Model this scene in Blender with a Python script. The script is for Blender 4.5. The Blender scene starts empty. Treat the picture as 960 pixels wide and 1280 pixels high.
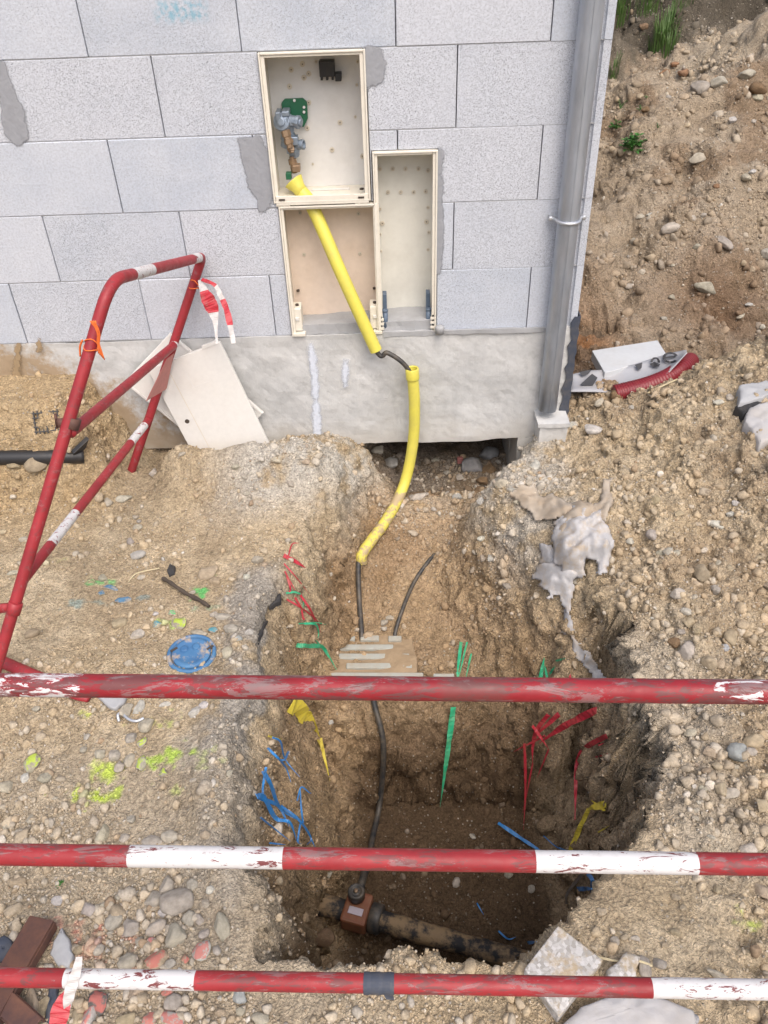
import bpy, bmesh, math, random
import numpy as np
from mathutils import Vector, Matrix
from mathutils.bvhtree import BVHTree
random.seed(7); rng = np.random.default_rng(7)
S = bpy.context.scene; COL = S.collection; R = math.radians

# ------------------------------------------------------------------ camera
CAM = np.array([0.0, -2.99897, 1.99513]); FPX = 1016.085
def cam_axes(pitch=38.1272, roll=-2.15234, yaw=0.87369):
    th, ps, r = (np.radians(v) for v in (pitch, yaw, roll))
    f = np.array([-np.sin(ps)*np.cos(th), np.cos(ps)*np.cos(th), -np.sin(th)])
    right = np.array([np.cos(ps), np.sin(ps), 0]); up = np.cross(right, f)
    return right*np.cos(r)+up*np.sin(r), -right*np.sin(r)+up*np.cos(r), f
RT, UP, FW = cam_axes()
cd = bpy.data.cameras.new('camera'); cam = bpy.data.objects.new('camera', cd); COL.objects.link(cam)
cam.matrix_world = Matrix(((RT[0], UP[0], -FW[0], CAM[0]), (RT[1], UP[1], -FW[1], CAM[1]), (RT[2], UP[2], -FW[2], CAM[2]), (0, 0, 0, 1)))
cd.sensor_fit = 'VERTICAL'; cd.sensor_height = 36; cd.lens = FPX/1280*36; cd.clip_start = .05; cd.clip_end = 500
S.camera = cam
# ------------------------------------------------------------------ light: overcast daylight
SUN_EL, SUN_ROT = R(56), R(163)
w = bpy.data.worlds.new('World'); S.world = w; w.use_nodes = True
nt = w.node_tree; sky = nt.nodes.new('ShaderNodeTexSky'); sky.sky_type = 'NISHITA'; sky.sun_disc = False
sky.sun_elevation = SUN_EL; sky.sun_rotation = SUN_ROT; sky.dust_density = 6; sky.air_density = 1.0; sky.ozone_density = 1.5
bg = nt.nodes['Background']; nt.links.new(sky.outputs[0], bg.inputs[0]); bg.inputs[1].default_value = .15
sd = bpy.data.lights.new('sun', 'SUN'); sd.energy = 1.4; sd.angle = R(62); sd.color = (1, .97, .93)
so = bpy.data.objects.new('sun', sd); COL.objects.link(so)
sdir = Vector((math.sin(SUN_ROT)*math.cos(SUN_EL), math.cos(SUN_ROT)*math.cos(SUN_EL), math.sin(SUN_EL)))
so.rotation_euler = sdir.to_track_quat('Z', 'Y').to_euler()
S.view_settings.view_transform = 'Standard'; S.view_settings.look = 'None'; S.view_settings.gamma = 1
S.view_settings.exposure = 0.42

# ------------------------------------------------------------------ maths helpers
def ray(px, py): return (px-480)/FPX*RT-(py-640)/FPX*UP+FW
def PY(px, py, y):                     # point seen at a pixel on the vertical plane y
    d = ray(px, py); return CAM+d*((y-CAM[1])/d[1])
def PD(px, py, dep): return CAM+ray(px, py)*dep
def _h(ix, iy, iz, seed):
    n = (ix*374761393+iy*668265263+iz*2147483647+seed*1274126177) & 0xffffffff
    n = ((n ^ (n >> 13))*1274126177) & 0xffffffff
    n = ((n ^ (n >> 16))*2246822519) & 0xffffffff
    return ((n ^ (n >> 15)) & 0xffffff)/float(0xffffff)*2-1
def vnoise(p, seed=0):
    i = np.floor(p).astype(np.int64); f = p-i; u = f*f*(3-2*f); r = 0
    for dx in (0, 1):
        wx = u[:, 0] if dx else 1-u[:, 0]
        for dy in (0, 1):
            wy = u[:, 1] if dy else 1-u[:, 1]
            for dz in (0, 1):
                wz = u[:, 2] if dz else 1-u[:, 2]
                r = r+wx*wy*wz*_h(i[:, 0]+dx, i[:, 1]+dy, i[:, 2]+dz, seed)
    return r
def fbm(p, sc, o=3, seed=0, g=.5):
    r = 0; a = 1
    for k in range(o): r = r+a*vnoise(p*(sc*2.03**k)+k*17.3, seed+k); a *= g
    return r
def sst(a, b, x):
    t = np.clip((x-a)/(b-a), 0, 1); return t*t*(3-2*t)
def crom(pts, n):                      # smooth path through points
    P = [np.array(p, float) for p in pts]
    if len(P) < 3: return [P[0]+(P[-1]-P[0])*k/n for k in range(n+1)]
    P = [2*P[0]-P[1]]+P+[2*P[-1]-P[-2]]; out = []
    for i in range(1, len(P)-2):
        for k in range(n):
            t = k/n; a, b, c, d = P[i-1:i+3]
            out.append(.5*((2*b)+(c-a)*t+(2*a-5*b+4*c-d)*t*t+(3*b-a-3*c+d)*t**3))
    out.append(P[-2]); return out

# ------------------------------------------------------------------ object helpers
def tag(o, label=None, cat=None, group=None, kind=None):
    if label: o['label'] = label
    if cat: o['category'] = cat
    if group: o['group'] = group
    if kind: o['kind'] = kind
    return o
def empty(name, loc, label, cat, group=None):
    o = bpy.data.objects.new(name, None); COL.objects.link(o); o.location = Vector(loc); o.empty_display_size = .05
    return tag(o, label, cat, group)
def link(name, me, mat=None, parent=None, smooth=False):
    if mat and not me.materials: me.materials.append(mat)
    if smooth: me.shade_smooth()
    o = bpy.data.objects.new(name, me); COL.objects.link(o)
    if parent:
        o.parent = parent; o.matrix_parent_inverse = Matrix.Translation(-parent.location) if parent.type == 'EMPTY' else Matrix()
    return o
def mesh(name, v, f, mat=None, parent=None, smooth=False, attr=None):
    me = bpy.data.meshes.new(name); me.from_pydata([tuple(map(float, p)) for p in v], [], [tuple(map(int, q)) for q in f]); me.update()
    if attr is not None:
        for k, a in attr.items():
            at = me.attributes.new(k, 'FLOAT', 'POINT'); at.data.foreach_set('value', np.array(a, dtype=np.float32))
    return link(name, me, mat, parent, smooth)
class MB:                              # collects shapes into one mesh
    def __init__(s): s.v = []; s.f = []; s.a = []
    def add(s, v, f, a=None):
        n = len(s.v); s.v += [np.array(p, float) for p in v]; s.f += [tuple(i+n for i in q) for q in f]
        s.a += list(a) if a is not None else [0.0]*len(v)
    def box(s, x0, x1, y0, y1, z0, z1, M=None):
        v = [(x, y, z) for z in (z0, z1) for y in (y0, y1) for x in (x0, x1)]
        if M is not None: v = [np.array(M[0])+p[0]*M[1]+p[1]*M[2]+p[2]*M[3] for p in v]
        s.add(v, [(0, 2, 3, 1), (4, 5, 7, 6), (0, 1, 5, 4), (2, 6, 7, 3), (0, 4, 6, 2), (1, 3, 7, 5)])
    def tube(s, path, r, n=12, a=None, cap=True, rf=None):
        P = [np.array(p, float) for p in path]; m = len(P); v = []; f = []; at = []
        T = [P[min(i+1, m-1)]-P[max(i-1, 0)] for i in range(m)]; T = [t/(np.linalg.norm(t)+1e-9) for t in T]
        u = np.cross(T[0], (0, 0, 1)); u = u if np.linalg.norm(u) > .1 else np.cross(T[0], (1, 0, 0)); u /= np.linalg.norm(u)
        for i in range(m):
            u = u-T[i]*np.dot(u, T[i]); u /= np.linalg.norm(u)+1e-9; b = np.cross(T[i], u)
            rr = r[i] if hasattr(r, '__len__') else r
            for k in range(n):
                t = 2*math.pi*k/n; q = rr*(rf(i, k) if rf else 1)
                v.append(P[i]+q*(math.cos(t)*u+math.sin(t)*b)); at.append(a[i] if a is not None else 0)
        for i in range(m-1):
            for k in range(n): k2 = (k+1) % n; f.append((i*n+k, i*n+k2, (i+1)*n+k2, (i+1)*n+k))
        if cap: f.append(tuple(range(n-1, -1, -1))); f.append(tuple((m-1)*n+k for k in range(n)))
        s.add(v, f, at)
    def lathe(s, base, ax, prof, n=20):  # prof: (radius, height) along ax
        ax = np.array(ax, float); ax /= np.linalg.norm(ax); u = np.cross(ax, (0, 0, 1)); u = u if np.linalg.norm(u) > .1 else np.cross(ax, (1, 0, 0)); u /= np.linalg.norm(u); b = np.cross(ax, u)
        v = [np.array(base)+ax*h+r*(math.cos(2*math.pi*k/n)*u+math.sin(2*math.pi*k/n)*b) for r, h in prof for k in range(n)]
        f = [(i*n+k, i*n+(k+1) % n, (i+1)*n+(k+1) % n, (i+1)*n+k) for i in range(len(prof)-1) for k in range(n)]
        f.append(tuple(range(n-1, -1, -1))); f.append(tuple((len(prof)-1)*n+k for k in range(n)))
        s.add(v, f)
    def build(s, name, mat, parent=None, smooth=False, attr=None, bevel=0):
        o = mesh(name, s.v, s.f, mat, parent, smooth, {attr: s.a} if attr else None)
        if bevel:
            m = o.modifiers.new('bevel', 'BEVEL'); m.width = bevel; m.segments = 2; m.limit_method = 'ANGLE'; m.angle_limit = R(40)
        return o
def frame3(o, x, z):                   # orthonormal frame for MB.box: origin, ex, ey, ez
    x = np.array(x, float)/np.linalg.norm(x); z = np.array(z, float); z = z-x*np.dot(x, z); z /= np.linalg.norm(z)
    return (np.array(o, float), x, np.cross(z, x), z)

# ------------------------------------------------------------------ material helpers
class NT:
    def __init__(s, name):
        s.m = bpy.data.materials.new(name); s.m.use_nodes = True; s.t = s.m.node_tree; s.b = s.t.nodes['Principled BSDF']; s.out = s.t.nodes['Material Output']
        s.co = None
    def n(s, ty, **k):
        x = s.t.nodes.new('ShaderNode'+ty)
        for a, b in k.items(): setattr(x, a, b)
        return x
    def L(s, a, b): s.t.links.new(a, b)
    def coord(s, kind='Object', scale=None):
        tc = s.n('TexCoord'); o = tc.outputs[kind]
        if scale is not None:
            mp = s.n('Mapping'); mp.inputs['Scale'].default_value = scale; s.L(o, mp.inputs[0]); o = mp.outputs[0]
        return o
    def noise(s, vec, sc, det=4, rough=.55, dist=0):
        x = s.n('TexNoise'); x.inputs['Scale'].default_value = sc; x.inputs['Detail'].default_value = det; x.inputs['Roughness'].default_value = rough; x.inputs['Distortion'].default_value = dist
        s.L(vec, x.inputs['Vector']); return x.outputs['Fac']
    def voro(s, vec, sc, feat='F1', out='Distance', rnd=1):
        x = s.n('TexVoronoi', feature=feat); x.inputs['Scale'].default_value = sc; x.inputs['Randomness'].default_value = rnd; s.L(vec, x.inputs['Vector']); return x.outputs[out]
    def ramp(s, fac, stops):
        x = s.n('ValToRGB'); e = x.color_ramp.elements
        while len(e) < len(stops): e.new(.5)
        for q, (p, c) in zip(e, stops): q.position = p; q.color = (c, c, c, 1) if not hasattr(c, '__len__') else (*c, 1)
        s.L(fac, x.inputs[0]); return x.outputs[0]
    def mix(s, fac, a, b, mode='MIX'):
        x = s.n('MixRGB', blend_type=mode)
        for i, v in enumerate((fac, a, b)):
            if hasattr(v, 'links') or isinstance(v, bpy.types.NodeSocket): s.L(v, x.inputs[i])
            else: x.inputs[i].default_value = v if i == 0 else (*v, 1)
        return x.outputs[0]
    def math(s, op, a, b=0.0, clamp=False):
        x = s.n('Math', operation=op, use_clamp=clamp)
        for i, v in enumerate((a, b)):
            if isinstance(v, bpy.types.NodeSocket): s.L(v, x.inputs[i])
            else: x.inputs[i].default_value = v
        return x.outputs[0]
    def attr(s, name, out='Fac'):
        x = s.n('Attribute'); x.attribute_name = name; return x.outputs[out]
    def bump(s, h, st=.5, dist=.005):
        x = s.n('Bump'); x.inputs['Strength'].default_value = st; x.inputs['Distance'].default_value = dist; s.L(h, x.inputs['Height']); s.L(x.outputs[0], s.b.inputs['Normal'])
    def done(s, col=None, rough=.8, metal=0, spec=None):
        if col is not None:
            if isinstance(col, bpy.types.NodeSocket): s.L(col, s.b.inputs['Base Color'])
            else: s.b.inputs['Base Color'].default_value = (*col, 1)
        if isinstance(rough, bpy.types.NodeSocket): s.L(rough, s.b.inputs['Roughness'])
        else: s.b.inputs['Roughness'].default_value = rough
        s.b.inputs['Metallic'].default_value = metal
        if spec is not None: s.b.inputs['Specular IOR Level'].default_value = spec
        return s.m

def m_dirty(name, col, dirt=(.3, .24, .16), amt=.35, rough=.55, sc=25, metal=0, spec=None, bump=.15):
    t = NT(name); c = t.coord()
    f = t.ramp(t.noise(c, sc, 6, .65), [(.55-amt*.4, 0), (.85-amt*.4, 1)])
    f2 = t.noise(c, sc*6, 3)
    k = t.mix(t.math('MULTIPLY', f, min(1, amt*1.4)), col, dirt)
    k = t.mix(.25, k, t.mix(f2, tuple(v*.6 for v in col), tuple(min(1, v*1.15) for v in col)))
    t.bump(t.noise(c, sc*5, 4), bump, .002)
    return t.done(k, rough, metal, spec)

def m_block(blue=False):
    t = NT('block_stamped' if blue else 'block_concrete'); c = t.coord(); oi = t.n('ObjectInfo')
    big = t.noise(c, 3.2, 3, .55); fine = t.noise(c, 140, 3, .6)
    pv = t.voro(c, 300); pits = t.ramp(pv, [(.16, 1), (.36, 0)])
    sel = t.ramp(t.voro(c, 300, out='Color'), [(.42, 1), (.62, 0)])
    mask = t.ramp(t.math('ADD', big, t.math('MULTIPLY', oi.outputs['Random'], .2)), [(.38, .12), (.66, .95)])
    pits = t.math('MULTIPLY', t.math('MULTIPLY', pits, sel), mask)
    pv2 = t.math('MULTIPLY', t.ramp(t.voro(c, 130), [(.05, 1), (.22, 0)]), t.math('MULTIPLY', mask, t.ramp(t.voro(c, 130, out='Color'), [(.2, 1), (.4, 0)])))
    base = t.mix(t.ramp(t.noise(c, 6, 5, .6), [(.3, 0), (.7, 1)]), (.445, .49, .565), (.545, .58, .64))
    base = t.mix(t.math('MULTIPLY', oi.outputs['Random'], .85), base, (.585, .605, .655))
    base = t.mix(t.ramp(fine, [(.3, .5), (.6, 0)]), base, (.33, .34, .37))
    base = t.mix(t.ramp(t.noise(c, 1.7, 5, .7), [(.6, 0), (.75, .35)]), base, (.56, .575, .60))
    base = t.mix(t.math('MAXIMUM', pits, pv2), base, (.11, .12, .145))
    if blue:
        sx = t.n('SeparateXYZ'); t.L(c, sx.inputs[0])
        mx = t.ramp(t.math('ABSOLUTE', t.math('ADD', sx.outputs[0], .627)), [(.060, 1), (.095, 0)])
        mz = t.ramp(t.math('ABSOLUTE', t.math('SUBTRACT', sx.outputs[2], 1.673)), [(.014, 1), (.04, 0)])
        k = t.math('MULTIPLY', t.math('MULTIPLY', mx, mz), t.ramp(t.noise(c, 60, 3), [(.4, 0), (.62, .75)]))
        base = t.mix(k, base, (.16, .38, .50))
    t.bump(t.math('SUBTRACT', t.math('MULTIPLY', fine, .5), t.math('MAXIMUM', pits, pv2)), .6, .004)
    return t.done(base, .93, 0, .2)
def m_footing():
    t = NT('footing_concrete'); c = t.coord(); sx = t.n('SeparateXYZ'); t.L(c, sx.inputs[0])
    base = t.mix(t.ramp(t.noise(c, 5, 7, .65, .4), [(.3, 0), (.72, 1)]), (.42, .425, .425), (.60, .60, .59))
    base = t.mix(t.ramp(t.noise(c, 28, 6, .7), [(.30, .5), (.50, 0)]), base, (.34, .34, .335))
    base = t.mix(t.ramp(t.noise(c, 70, 4, .6), [(.6, 0), (.75, .5)]), base, (.55, .54, .52))
    st = t.n('TexVoronoi', feature='DISTANCE_TO_EDGE'); st.inputs['Scale'].default_value = 9; t.L(t.mix(.35, c, t.n('TexNoise').outputs['Color']), st.inputs['Vector'])
    mud = t.math('MULTIPLY', t.ramp(t.math('ADD', t.math('MULTIPLY', sx.outputs[0], -1), t.math('MULTIPLY', t.noise(c, 7, 5, .7), 1.2)), [(1.62/3, 0), (1.9/3, 1)]), .85)
    zz = t.math('MULTIPLY', t.math('SUBTRACT', sx.outputs[2], .34), -.5)
    x2 = t.math('DIVIDE', t.math('ADD', t.math('MULTIPLY', sx.outputs[0], -1), t.math('MULTIPLY', t.noise(c, 9, 5, .75), 1.1)), 3.0)
    mud = t.ramp(t.math('ADD', t.math('ADD', x2, zz), t.math('MULTIPLY', t.noise(c, 30, 5, .75), .12)), [(.60, 0), (.68, .85)])
    base = t.mix(mud, base, (.33, .235, .135))
    lo = t.ramp(t.math('ADD', sx.outputs[2], t.math('MULTIPLY', t.noise(c, 10, 4), .22)), [(.10, .7), (.27, 0)])
    base = t.mix(lo, base, (.44, .41, .36))
    hcol = t.noise(c, 30, 8, .7); t.bump(hcol, .5, .006)
    return t.done(base, .95, 0, .15)
def m_soil():
    t = NT('soil'); c = t.coord('Object')
    col = t.attr('Col', 'Color')
    n1 = t.noise(c, 160, 5, .7); n2 = t.noise(c, 45, 5, .65); v = t.voro(c, 120, out='Color')
    col = t.mix(1.0, col, t.ramp(n1, [(.28, .62), (.5, 1.0), (.72, 1.3)]), 'MULTIPLY')
    col = t.mix(1.0, col, t.ramp(n2, [(.3, .78), (.5, 1.0), (.7, 1.18)]), 'MULTIPLY')
    peb = t.math('MULTIPLY', t.ramp(t.voro(c, 75), [(.22, 1), (.30, 0)]), t.ramp(t.voro(c, 75, out='Color'), [(.72, 0), (.76, .7)]))
    col = t.mix(peb, col, t.mix(v, (.30, .25, .19), (.52, .48, .41)))
    w_ = t.n('VectorMath', operation='ADD'); nv = t.n('TexNoise'); nv.inputs['Scale'].default_value = 60; t.L(c, nv.inputs['Vector'])
    sc_ = t.n('VectorMath', operation='SCALE'); sc_.inputs['Scale'].default_value = .022; t.L(nv.outputs['Color'], sc_.inputs[0]); t.L(c, w_.inputs[0]); t.L(sc_.outputs[0], w_.inputs[1])
    cr1 = t.voro(w_.outputs[0], 110); cr2 = t.voro(w_.outputs[0], 260)
    cr = t.math('ADD', t.math('MULTIPLY', cr1, -.9), t.math('MULTIPLY', cr2, -.5))
    col = t.mix(1.0, col, t.ramp(cr1, [(.05, 1.32), (.5, 1.18), (.8, .86)]), 'MULTIPLY')
    t.bump(t.math('ADD', t.math('ADD', cr, t.math('MULTIPLY', n2, 1.2)), t.math('ADD', n1, t.math('MULTIPLY', peb, .6))), 1.0, .007)
    return t.done(col, .96, 0, .1)
def m_stone(name, paint=None):
    t = NT(name); c = t.coord(); oi = t.n('ObjectInfo')
    n = t.noise(c, 2.2, 6, .65); n2 = t.noise(c, 12, 5, .7)
    col = t.mix(1.0, oi.outputs['Color'], t.ramp(n, [(.3, .72), (.7, 1.22)]), 'MULTIPLY')
    col = t.mix(t.ramp(n2, [(.52, 0), (.72, .55)]), col, (.43, .36, .26))
    col = t.mix(t.ramp(n2, [(.28, .3), (.40, 0)]), col, (.24, .20, .16))
    if paint:
        g = t.n('NewGeometry'); sx = t.n('SeparateXYZ'); t.L(g.outputs['Normal'], sx.inputs[0])
        k = t.ramp(t.math('ADD', t.math('MULTIPLY', sx.outputs[2], .35), t.noise(c, 1.6, 4, .6)), [(.70, 0), (.80, .8)])
        col = t.mix(k, col, paint)
    t.bump(t.math('ADD', n2, t.noise(c, 30, 4)), .5, .05)
    return t.done(col, .92, 0, .2)
def m_pebble():
    t = NT('pebble'); c = t.coord(); col = t.attr('Col', 'Color')
    col = t.mix(1.0, col, t.ramp(t.noise(c, 180, 4, .6), [(.3, .75), (.7, 1.2)]), 'MULTIPLY')
    t.bump(t.noise(c, 300, 3), .4, .002)
    return t.done(col, .93, 0, .15)
def m_barrier(name, red, worn=.5, flake=.5, along=(13, 48, 48)):
    # 'w' attribute: 0 red, 1 white, .5-band = bare dark; chips where noise passes
    t = NT(name); c = t.coord('Object'); wv = t.attr('w')
    cs = t.n('Mapping'); cs.inputs['Scale'].default_value = along; t.L(c, cs.inputs[0]); cs = cs.outputs[0]
    ns = t.noise(cs, 1.5, 9, .72, .6); nf = t.noise(c, 38, 6, .7); nb = t.noise(c, 9, 5, .65)
    r = t.mix(t.ramp(nb, [(.35, 0), (.65, 1)]), red, tuple(v*.72 for v in red))
    r = t.mix(t.ramp(ns, [(.60-.08*worn, 0), (.635-.08*worn, .85*min(worn, 1))]), r, (.13, .05, .05))
    r = t.mix(t.ramp(t.noise(cs, .7, 7, .8, .5), [(.60-.05*worn, 0), (.63-.05*worn, .55*min(worn, 1))]), r, (.24, .19, .19))
    r = t.mix(t.ramp(t.noise(cs, 1.1, 8, .8), [(.68, 0), (.70, .75)]), r, (.60, .55, .55))
    wh = t.mix(t.ramp(nf, [(.3, .35), (.5, 0)]), (.60, .59, .59), (.38, .36, .34))
    k = t.math('SUBTRACT', wv, t.ramp(ns, [(.60-.16*flake, 0), (.63-.16*flake, 1)]), clamp=True)
    k2 = t.math('MULTIPLY', k, t.ramp(nf, [(.30+.05*flake, 0), (.345+.05*flake, 1)]))
    col = t.mix(t.ramp(k2, [(.45, 0), (.55, 1)]), r, wh)
    dk = t.attr('dark'); col = t.mix(dk, col, (.13, .055, .05))
    t.bump(t.math('ADD', nf, k2), .25, .0015)
    return t.done(col, t.ramp(nf, [(.3, .38), (.7, .65)]), 0, .4)
def m_cover():
    t = NT('blue_cover'); c = t.coord()
    col = t.mix(t.ramp(t.noise(c, 14, 5), [(.35, 0), (.7, 1)]), (.04, .13, .28), (.075, .20, .36))
    col = t.mix(t.ramp(t.noise(c, 17, 6, .7), [(.52, 0), (.62, .9)]), col, (.42, .33, .23))
    t.bump(t.noise(c, 80, 4), .3, .002); return t.done(col, .6)
def m_zinc():
    t = NT('zinc'); c = t.coord('Object', (1, 1, .25))
    col = t.mix(t.ramp(t.noise(c, 22, 5, .6), [(.3, 0), (.7, 1)]), (.33, .36, .41), (.48, .51, .56))
    t.bump(t.noise(c, 60, 3), .08, .001)
    return t.done(col, t.ramp(t.noise(c, 30, 4), [(.3, .42), (.7, .6)]), .75)
def m_plain(name, col, rough=.6, metal=0, spec=None, alpha=None, trans=0):
    t = NT(name); c = t.coord(); k = t.mix(t.noise(c, 60, 4), tuple(v*.8 for v in col), tuple(min(1, v*1.15) for v in col)); t.bump(t.noise(c, 150, 3), .15, .001)
    m = t.done(k, rough, metal, spec)
    if trans: t.b.inputs['Transmission Weight'].default_value = trans
    return m
def m_tape(name, c0, c1):
    t = NT(name); c = t.coord(); k = t.mix(t.ramp(t.attr('w'), [(.49, 0), (.51, 1)]), c0, c1)
    k = t.mix(t.ramp(t.noise(c, 40, 5), [(.5, 0), (.8, .4)]), k, (.4, .33, .28)); return t.done(k, .45)
def m_patch(name, col, lo=.4, hi=.55, sc=14):
    t = NT(name); c = t.coord(); e = t.attr('w')
    a = t.ramp(t.math('ADD', e, t.math('SUBTRACT', t.noise(c, sc, 6, .7), .5)), [(lo, 0), (hi, 1)])
    k = t.mix(t.noise(c, 30, 5, .6), tuple(v*.8 for v in col), tuple(v*1.15 for v in col)); t.bump(t.math('ADD', t.noise(c, 60, 4), t.math('MULTIPLY', t.noise(t.coord('Object', (1, 1, .2)), 26, 4), 2)), .6, .004)
    t.L(a, t.b.inputs['Alpha']); return t.done(k, .92, 0, .2)
def m_cloth():
    t = NT('geotextile'); c = t.coord()
    k = t.mix(t.ramp(t.noise(c, 9, 5, .65), [(.35, 0), (.65, 1)]), (.36, .355, .36), (.47, .46, .46))
    k = t.mix(t.ramp(t.noise(c, 16, 6, .7), [(.48, 0), (.66, .8)]), k, (.40, .32, .225))
    t.bump(t.noise(c, 120, 5, .7), .5, .004); return t.done(k, .95, 0, .1)
def m_muddy():
    t = NT('yellow_duct_muddy'); c = t.coord(); n_ = t.noise(c, 24, 7, .75)
    k = t.mix(t.ramp(n_, [(.47, 0), (.54, .92)]), (.64, .56, .10), (.40, .30, .19)); k = t.mix(t.ramp(t.noise(c, 70, 4), [(.62, 0), (.68, .7)]), k, (.20, .15, .10))
    t.bump(n_, .5, .006); return t.done(k, .6)
def m_pipe_mud():
    t = NT('muddy_pipe'); c = t.coord()
    k = t.mix(t.ramp(t.noise(c, 13, 7, .7), [(.44, 0), (.56, 1)]), (.018, .018, .02), (.24, .165, .09)); t.bump(t.noise(c, 40, 6, .7), .7, .006); return t.done(k, .75)
def m_terrazzo():
    t = NT('terrazzo'); c = t.coord(); v = t.voro(c, 130, out='Color')
    k = t.mix(t.ramp(v, [(.2, 0), (.8, 1)]), (.34, .32, .29), (.56, .54, .52))
    k = t.mix(t.ramp(t.noise(c, 15, 6, .7), [(.48, 0), (.6, .85)]), k, (.42, .32, .19)); t.bump(t.noise(c, 150, 4), .6, .003); return t.done(k, .9)
def m_leaf(name, a, b):
    t = NT(name); c = t.coord(); k = t.mix(t.noise(c, 30, 3), a, b); t.b.inputs['Subsurface Weight'].default_value = 0; return t.done(k, .55)

M = dict(block=m_block(), block_blue=m_block(True), footing=m_footing(), soil=m_soil(), stone=m_stone('stone'), pebble=m_pebble(),
    st_y=m_stone('stone_yellow_paint', (.55, .72, .06)), st_p=m_stone('stone_pink_paint', (.62, .19, .16)), st_c=m_stone('stone_cyan_paint', (.05, .33, .42)), st_b=m_stone('stone_blue_paint', (.04, .20, .38)), st_g=m_stone('stone_green_paint', (.08, .62, .18)),
    mortar=m_dirty('mortar', (.37, .375, .385), (.25, .25, .25), .3, .95), core=m_plain('core', (.10, .10, .105), .95),
    bar=m_barrier('barrier_paint', (.33, .028, .034), .9, .3), bar_top=m_barrier('barrier_paint_worn', (.29, .018, .026), 1.25, .95), bar_side=m_barrier('barrier_paint_side', (.34, .030, .038), .5, .25, (30, 30, 30)),
    cream=m_dirty('cream_plastic', (.74, .70, .61), (.42, .34, .25), .22, .5, 14), cream2=m_dirty('cream_plastic_aged', (.74, .62, .52), (.45, .33, .23), .3, .55, 8), greycream=m_dirty('greyish_plastic', (.70, .69, .63), (.40, .36, .30), .25, .5, 7),
    boxback=m_dirty('pale_grey_plastic', (.68, .67, .655), (.40, .36, .31), .22, .5, 7), boss=m_plain('boss', (.62, .56, .46), .6), hole=m_plain('hole', (.06, .045, .035), .8),
    whitepanel=m_dirty('white_door', (.68, .665, .635), (.45, .38, .29), .12, .45, 9), yellow=m_dirty('yellow_duct', (.68, .61, .10), (.42, .34, .17), .24, .45, 12), yellow_mud=m_muddy(),
    black=m_dirty('black_plastic', (.02, .02, .022), (.2, .15, .09), .15, .45, 18), pipe=m_dirty('black_pipe', (.022, .025, .03), (.20, .16, .11), .45, .5, 30), mudpipe=m_pipe_mud(),
    zinc=m_zinc(), zinc_cast=m_dirty('cast_zinc', (.30, .36, .44), (.16, .18, .2), .35, .45, 40, .6), brass=m_dirty('brass', (.36, .25, .16), (.16, .11, .07), .4, .45, 60, .6), steel=m_dirty('galvanised', (.55, .57, .6), (.3, .3, .3), .2, .4, 40, .7),
    green=m_plain('green_plastic', (.018, .12, .06), .45), green_b=m_dirty('green_tape', (.02, .36, .18), (.3, .22, .13), .3, .5, 30), blue_b=m_dirty('blue_tape', (.03, .22, .56), (.3, .22, .13), .3, .5, 30), red_b=m_dirty('red_tape', (.42, .02, .04), (.26, .16, .1), .3, .5, 30), yel_b=m_dirty('yellow_tape', (.66, .54, .06), (.34, .25, .13), .35, .5, 26),
    cover=m_cover(), tape=m_tape('barrier_tape', (.52, .50, .49), (.44, .03, .045)), orange=m_plain('orange_twine', (.75, .16, .03), .7), cloth=m_cloth(), cloth_br=m_dirty('dirty_cloth', (.40, .35, .29), (.33, .24, .15), .5, .95, 12, bump=.5),
    rust=m_dirty('rusty_steel', (.085, .045, .04), (.25, .11, .06), .45, .7, 22, .2), terrazzo=m_terrazzo(), plaster=m_dirty('white_plaster', (.42, .41, .41), (.42, .33, .2), .25, .9, 10, bump=.6), foam=m_dirty('white_foam_board', (.52, .54, .56), (.42, .36, .28), .18, .85, 9), greysheet=m_dirty('grey_sheet', (.36, .37, .40), (.40, .33, .25), .3, .6, 7), ink=m_plain('dark_print', (.05, .05, .055), .7),
    conduit=m_dirty('red_conduit', (.20, .018, .026), (.3, .16, .1), .15, .4, 20), bluegrey=m_plain('blue_grey_plastic', (.10, .14, .20), .5), membrane=m_dirty('bitumen', (.05, .06, .085), (.2, .17, .13), .3, .7, 30), saddle=m_dirty('brown_saddle', (.20, .07, .035), (.22, .15, .08), .35, .6, 40), label=m_plain('pale_label', (.45, .40, .45), .5), film=m_plain('clear_film', (.45, .43, .41), .25, trans=.5),
    rib=m_dirty('grey_rib', (.37, .385, .355), (.36, .27, .17), .42, .9, 26), slabsand=m_dirty('sandy_slab', (.33, .245, .155), (.22, .155, .09), .4, .95, 18, bump=.7), asph=m_dirty('tar_chunk', (.03, .03, .032), (.2, .16, .12), .2, .85, 40, bump=.7), wood=m_dirty('dark_stick', (.06, .045, .035), (.2, .15, .1), .3, .8, 30), dirtcloth=m_dirty('sandy_crust', (.42, .32, .20), (.3, .22, .13), .4, .95, 16, bump=.6),
    leaf=m_leaf('leaf', (.03, .11, .02), (.07, .20, .035)), grass=m_leaf('grass', (.05, .11, .02), (.10, .17, .04)), dry=m_plain('dry_straw', (.55, .47, .30), .8), smear=m_patch('mortar_smear', (.30, .31, .335), .25, .40, 18), streak=m_patch('white_streak', (.62, .66, .74), .42, .72, 22), mudspl=m_patch('mud_splash', (.33, .245, .15), .45, .62, 26), wred=m_plain('pink_plate', (.50, .20, .18), .6))

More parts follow.
